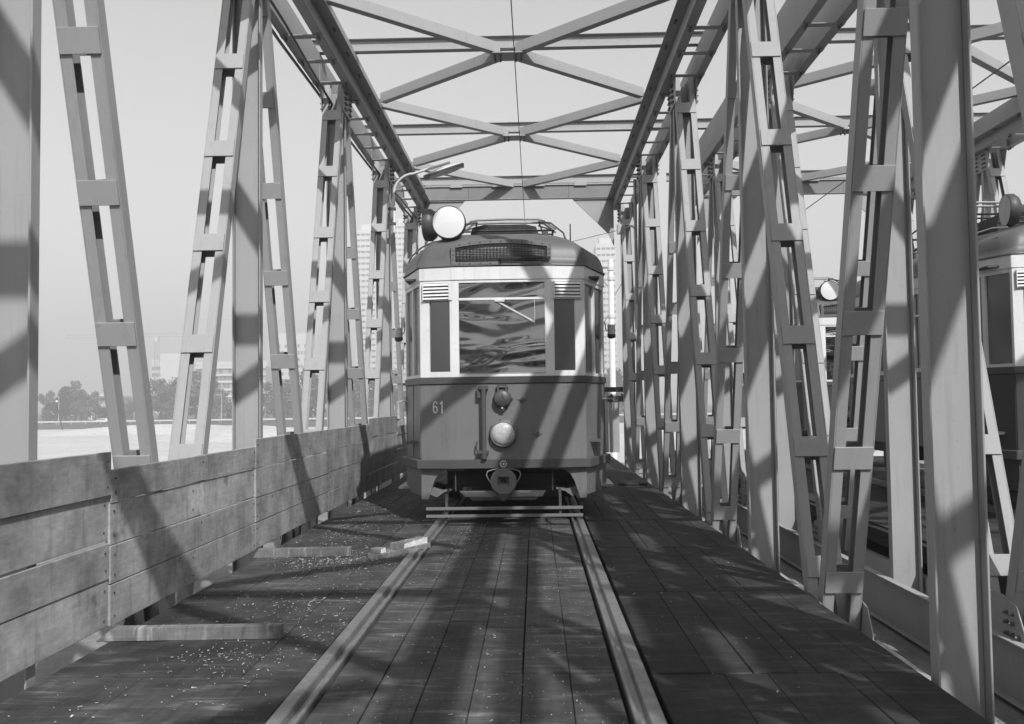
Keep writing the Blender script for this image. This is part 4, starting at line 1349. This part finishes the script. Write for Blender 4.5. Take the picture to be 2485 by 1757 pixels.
# street light columns by the road
def thin_lamp(x, y, h, lab):
    e = empty('street_light', (x, y, GZ)); tag(e, lab, 'street lamp', 'lamp columns by the far road')
    MB().cyl((0, 0, 0), (0, 0, h), 0.09, 8, 0.06).build('column', M['pole'], e)
    MB().box(-1.6, 0.05, -0.1, 0.1, h - 0.05, h + 0.08).build('lamp_head', M['pole'], e)
thin_lamp(-126, 243, 7.4, 'thin lamp column before the trees near the white car')
thin_lamp(-83.5, 246, 7.4, 'thin lamp column below the stepped office block')
thin_lamp(-139.5, 243, 2.6, 'short pale post by the guard rail at far left')

# trees
def crown_mesh(seed, hx, hz, n, sz):
    r = random.Random(seed); mb = MB()
    cl = []
    for i in range(9):
        a = r.uniform(0, 2 * PI); q = r.uniform(0.15, 0.75)
        cl.append((q * math.cos(a) * hx, q * math.sin(a) * hx, r.uniform(0.12, 0.86) * hz, r.uniform(0.26, 0.5) * hx))
    cl.append((0, 0, 0.86 * hz, 0.34 * hx)); cl.append((0, 0, 0.5 * hz, 0.55 * hx))
    for i in range(n):
        cx, cy, cz, cr = r.choice(cl)
        d = Vector((r.gauss(0, 1), r.gauss(0, 1), r.gauss(0, 1))).normalized() * cr * (r.random() ** 0.4) * 1.05
        c = Vector((cx, cy, cz)) + Vector((d.x, d.y, d.z * 0.9))
        u = Vector((r.gauss(0, 1), r.gauss(0, 1), r.gauss(0, 1))).normalized(); v = u.orthogonal().normalized()
        k = sz * r.uniform(0.5, 1.2)
        u *= k; v *= k * r.uniform(0.5, 0.9)
        mb.add([c - u, c + v, c + u, c - v], [(0, 1, 2, 3)])
    return mb.mesh('crown', M['leaf'])
CR = [crown_mesh(s, 1.0, hz, 1500, 0.085) for s, hz in ((1, 2.0), (2, 2.6), (3, 1.7), (4, 3.1), (5, 1.4))]
tm = MB(); tm.cyl((0, 0, 0), (0, 0, 0.5), 0.07, 8, 0.05); tm.cyl((0, 0, 0.4), (0.25, 0.1, 1.0), 0.04, 6, 0.02); tm.cyl((0, 0, 0.4), (-0.2, -0.1, 1.1), 0.04, 6, 0.02); tm.cyl((0, 0, 0.4), (0.02, 0.05, 1.3), 0.045, 6, 0.015)
TRUNK = tm.mesh('trunk', M['bark'])
CTOP = [max(v.co.z for v in m_.vertices) for m_ in CR]
def tree(x, y, hw, k, lab, top, grp='trees beyond the far road'):
    t = empty('tree', (x, y, GZ), random.uniform(0, 6)); tag(t, lab, 'tree', grp)
    o = link('trunk', TRUNK, t); o.scale = (hw, hw, hw)
    o = link('crown', CR[k], t, (0, 0, top * 0.06)); o.scale = (hw, hw, top * 0.95 / CTOP[k])
    return t
def X_at(px, Y): return 0.29 + (px - 1299.0) * Y / F_PX
TL = [  # photo column, crown top row, distance, half width, crown kind, label
    (108, 948, 268, 3.6, 0, 'narrow tree at the far left edge beyond the first post'),
    (146, 938, 275, 5.6, 2, 'broad rounded tree left of the pointed one'),
    (171, 925, 285, 4.9, 1, 'pointed tall tree, highest of the left clump'),
    (186, 945, 272, 4.3, 2, 'dark tree right of the pointed one'),
    (221, 950, 278, 2.9, 3, 'slim tree before the low striped pavilion'),
    (128, 968, 262, 4.0, 4, 'low bushy tree under the rounded one'),
    (240, 988, 262, 3.8, 4, 'low bush crown beside the leaning pole'),
    (312, 972, 290, 4.6, 0, 'tree seen through the first lattice diagonal'),
    (384, 922, 282, 6.6, 2, 'large dark tree in front of the white block'),
    (412, 936, 276, 4.5, 0, 'tree right of the large dark one'),
    (442, 914, 280, 6.4, 3, 'tallest tree below the office block'),
    (470, 906, 270, 6.0, 1, 'full tree touching the tallest one'),
    (500, 916, 265, 5.4, 2, 'spreading tree left of the office terraces'),
    (520, 945, 258, 3.6, 4, 'low bush under the office terraces'),
    (548, 978, 262, 5.0, 4, 'wide bush before the office ground floor'),
    (588, 982, 262, 5.2, 4, 'bush hidden partly by the second post'),
    (645, 935, 262, 4.6, 1, 'tree between the second post and its diagonal'),
    (668, 962, 255, 4.0, 4, 'low tree seen past the second post'),
    (752, 902, 250, 6.5, 2, 'tree seen inside the third lattice diagonal'),
    (690, 930, 255, 5.0, 0, 'tree behind the descending diagonal by the second post'),
    (870, 920, 250, 6.5, 2, 'tree below the striped tower'),
    (910, 915, 250, 6.0, 0, 'tree close left of the tram 61'),
    (960, 910, 250, 6.0, 1, 'tree just behind the tram 61 left edge'),
    (1482, 912, 240, 4.6, 2, 'tree at the foot of the pale mast'),
    (1500, 925, 250, 5.0, 4, 'low tree right of the pale mast foot'),
]
for px, py, Y, hw, k, lab in TL:
    tree(X_at(px, Y), Y, hw, k, lab, 1.228 + (994.0 - py) * Y / F_PX - GZ)

# buildings: windows are real boxes set proud or recessed on the walls
def block(name, px0, px1, Y, z0, z1, m, lab, depth=18):
    x0, x1 = X_at(px0, Y), X_at(px1, Y)
    b = empty(name, ((x0 + x1) / 2, Y, GZ)); tag(b, lab, 'building')
    w_ = (x1 - x0) / 2
    MB().box(-w_, w_, 0, depth, z0 - GZ if z0 > GZ else 0, z1 - GZ).build('wall', M[m], b)
    return b, w_
def Z_at(py, Y): return 1.228 + (985.0 - py) * Y / F_PX
# white blind block
b, w_ = block('white_block', 381, 432, 520, GZ, Z_at(853, 520), 'bwhite', 'blank white high block behind the large dark tree')
MB().box(-w_ - 6, -w_, 2, 16, 0, Z_at(868, 520) - GZ).build('annex', M['bwhite'], b)
for k in range(5):
    z = Z_at(893 + 16 * k, 520) - GZ
    MB().box(-w_ - 5.6, -w_ - 0.3, 1.9, 1.99, z, z + 2.0).build('window', M['bglass'], b)
mb = MB(); mb.box(w_ - 2, w_ + 3.5, -6, -1, 0, Z_at(920, 520) - GZ); mb.build('side_wing', M['bgrey'], b)
for k in range(3): MB().box(w_ - 1.6, w_ + 3.0, -6.1, -6.01, Z_at(926 + 9 * k, 520) - GZ, Z_at(923 + 9 * k, 520) - GZ).build('window', M['bglass'], b)
# terraced office block
Yo = 430
x0, x1 = X_at(468, Yo), X_at(640, Yo)
b = empty('office_block', ((x0 + x1) / 2, Yo, GZ)); tag(b, 'pale terraced office block with window bands between the truss members', 'building')
w_ = (x1 - x0) / 2
lv = [875, 887, 905, 922, 941, 957, 972, 990]
for i in range(len(lv) - 1):
    za, zb = Z_at(lv[i + 1], Yo) - GZ, Z_at(lv[i], Yo) - GZ
    ins = 0 if i > 0 else 2
    MB().box(-w_ + 3 * (i > 4) * 1.0, w_, 0.5 + ins, 16, za, zb).build('wall', M['bgrey'] if i else M['bwhite'], b)
    MB().box(-w_ - 0.2, w_ + 0.2, -0.3, 0.45, zb - 0.9, zb - 0.02).build('parapet', M['bwhite'], b)
    if i:
        xx = -w_ + 1.0
        while xx < w_ - 2:
            MB().box(xx, xx + 1.3, 0.40, 0.49, za + 0.4, zb - 1.0).build('window', M['bglass'], b)
            xx += random.choice((1.7, 2.6, 1.7, 4.2))
# ground floor canopies
MB().box(-w_ + 8, w_, -4, 0.4, 0, Z_at(970, Yo) - GZ).build('entrance_wing', M['bwhite'], b)
for k in range(4): MB().box(-w_ + 9 + 6 * k, -w_ + 13.5 + 6 * k, -4.1, -4.01, Z_at(960 + 4, Yo) - GZ - 4.2, Z_at(958, Yo) - GZ - 3.0).build('window', M['bglass'], b)
# low striped pavilion and white little house on the left
b, w_ = block('pavilion', 226, 256, 330, GZ, Z_at(960, 330), 'bgrey', 'low pavilion with vertical white stripes behind the slim tree')
for k in range(9): MB().box(-w_ + 0.35 + k * 0.48, -w_ + 0.6 + k * 0.48, -0.12, -0.01, 1.5, Z_at(966, 330) - GZ).build('fin', M['bwhite'], b)
MB().box(-w_ - 0.4, w_ + 0.4, -0.5, 18.4, Z_at(960, 330) - GZ + 0.01, Z_at(958, 330) - GZ + 0.5).build('roof_slab', M['bgrey'], b)
b, w_ = block('small_house', 202, 213, 340, GZ, Z_at(962, 340), 'bwhite', 'small white gabled house between the trees')
MB().prism([(-w_ - .3, Z_at(962, 340) - GZ), (w_ + .3, Z_at(962, 340) - GZ), (0, Z_at(948, 340) - GZ)], lambda a, c: (a, -0.3, c), lambda a, c: (a, 18, c)).build('gable_roof', M['bwhite'], b)
MB().box(-0.5, 0.5, -0.1, -0.01, 2.2, 3.6).build('window', M['bglass'], b)
b, w_ = block('warehouse', 96, 330, 600, GZ, Z_at(962, 600), 'bgrey', 'long low hazy warehouse roofline behind the left trees', 30)
MB().box(-w_, w_, -0.3, 31, Z_at(962, 600) - GZ + 0.01, Z_at(960, 600) - GZ).build('roof', M['bwhite'], b)
# office towers
def tower(px0, px1, Y, ptop, n, lab, pbot=None):
    x0, x1 = X_at(px0, Y), X_at(px1, Y)
    zt = Z_at(ptop, Y) - GZ
    b = empty('office_tower', ((x0 + x1) / 2, Y, GZ)); tag(b, lab, 'tower')
    w_ = (x1 - x0) / 2
    MB().box(-w_ + 0.6, w_ - 0.6, 0.6, 24, 0, zt - 0.5).build('glass_core', M['bglass'], b)
    h = zt / n
    for i in range(n):
        MB().box(-w_, w_, 0, 24.6, i * h + h * 0.36, (i + 1) * h).build('floor_band', M['bwhite'], b)
        mbp = MB()
        q = int(w_ * 2 / 3.2)
        for k in range(q + 1):
            x = -w_ + 0.3 + k * (2 * w_ - 0.6) / max(1, q)
            mbp.box(x - 0.35, x + 0.35, 0.1, 0.58, i * h, i * h + h * 0.359)
        tag(mbp.build('piers', M['bwhite'], b), kind='stuff')
    MB().box(-w_ * 0.6, w_ * 0.6, 4, 16, zt + 0.01, zt + 4.5).build('plant_room', M['bwhite'], b)
    return b
tower(863, 925, 640, 556, 31, 'tall striped white office tower, hazy, right of the third post')
tower(955, 1010, 700, 540, 33, 'pale slab tower close left of the tram roof')
tower(1452, 1500, 620, 600, 26, 'hazy pale tower right of the tram behind the mast')
b, w_ = block('low_block', 660, 760, 560, GZ, Z_at(808, 560), 'bwhite', 'pale slab block seen through the second and third truss panels')
for r_ in range(9):
    for k in range(12):
        if random.random() < 0.8:
            MB().box(-w_ + 1 + k * 2 * w_ / 12.5, -w_ + 2.3 + k * 2 * w_ / 12.5, -0.08, -0.01, 6 + r_ * 4.2, 8 + r_ * 4.2).build('window', M['bglass'], b)

# tower cranes
def crane(px, Y, ptop, lab, jl, jr):
    x = X_at(px, Y); zt = Z_at(ptop, Y) - GZ
    c = empty('tower_crane', (x, Y, GZ)); tag(c, lab, 'crane', 'cranes over the far town')
    mb = MB()
    for sx in (-1, 1):
        for sy in (-1, 1): mb.box(sx * 0.9 - 0.12, sx * 0.9 + 0.12, sy * 0.9 - 0.12, sy * 0.9 + 0.12, 0, zt)
    k = 0; z = 0
    while z < zt - 2.2:
        s = 1 if k % 2 else -1
        mb.bar((-0.9 * s, -0.9, z), (0.9 * s, -0.9, z + 2.2), -0.07, 0.07, -0.07, 0.07, (0, 1, 0)); z += 2.2; k += 1
    mb.build('mast', M['bgrey'], c)
    mb = MB()
    for dz in (0, 1.6): mb.box(-jl, jr, -0.12, 0.12, zt + dz, zt + dz + 0.22)
    x_ = -jl
    while x_ < jr - 1.6: mb.bar((x_, 0, zt), (x_ + 1.6, 0, zt + 1.6), -0.06, 0.06, -0.06, 0.06, (0, 1, 0)); x_ += 3.2
    mb.build('jib', M['bgrey'], c)
    MB().box(-0.9, 0.9, -1.0, 1.0, zt - 2.4, zt - 0.1).build('cab', M['bwhite'], c)
crane(372, 480, 812, 'lattice tower crane left of the blank white block', 48, 14)
crane(640, 760, 776, 'faint tower crane jib over the second post', 60, 18)

# ================================================================== HAZE
hz = MB().box(-1502, 1502, -902, 1902, GZ - 1.0, 165)
mh = bpy.data.materials.new('haze_air')
mh.use_nodes = True
mh.node_tree.nodes.clear()
o_ = mh.node_tree.nodes.new('ShaderNodeOutputMaterial')
pv = mh.node_tree.nodes.new('ShaderNodeVolumePrincipled')
pv.inputs['Color'].default_value = (0.82, 0.82, 0.82, 1)
pv.inputs['Density'].default_value = 0.0018
pv.inputs['Anisotropy'].default_value = 0.0
pv.inputs['Color'].default_value = (0.76, 0.76, 0.76, 1)
mh.node_tree.links.new(pv.outputs['Volume'], o_.inputs['Volume'])
tag(hz.build('haze', mh), kind='stuff')
SC.cycles.volume_bounces = 1
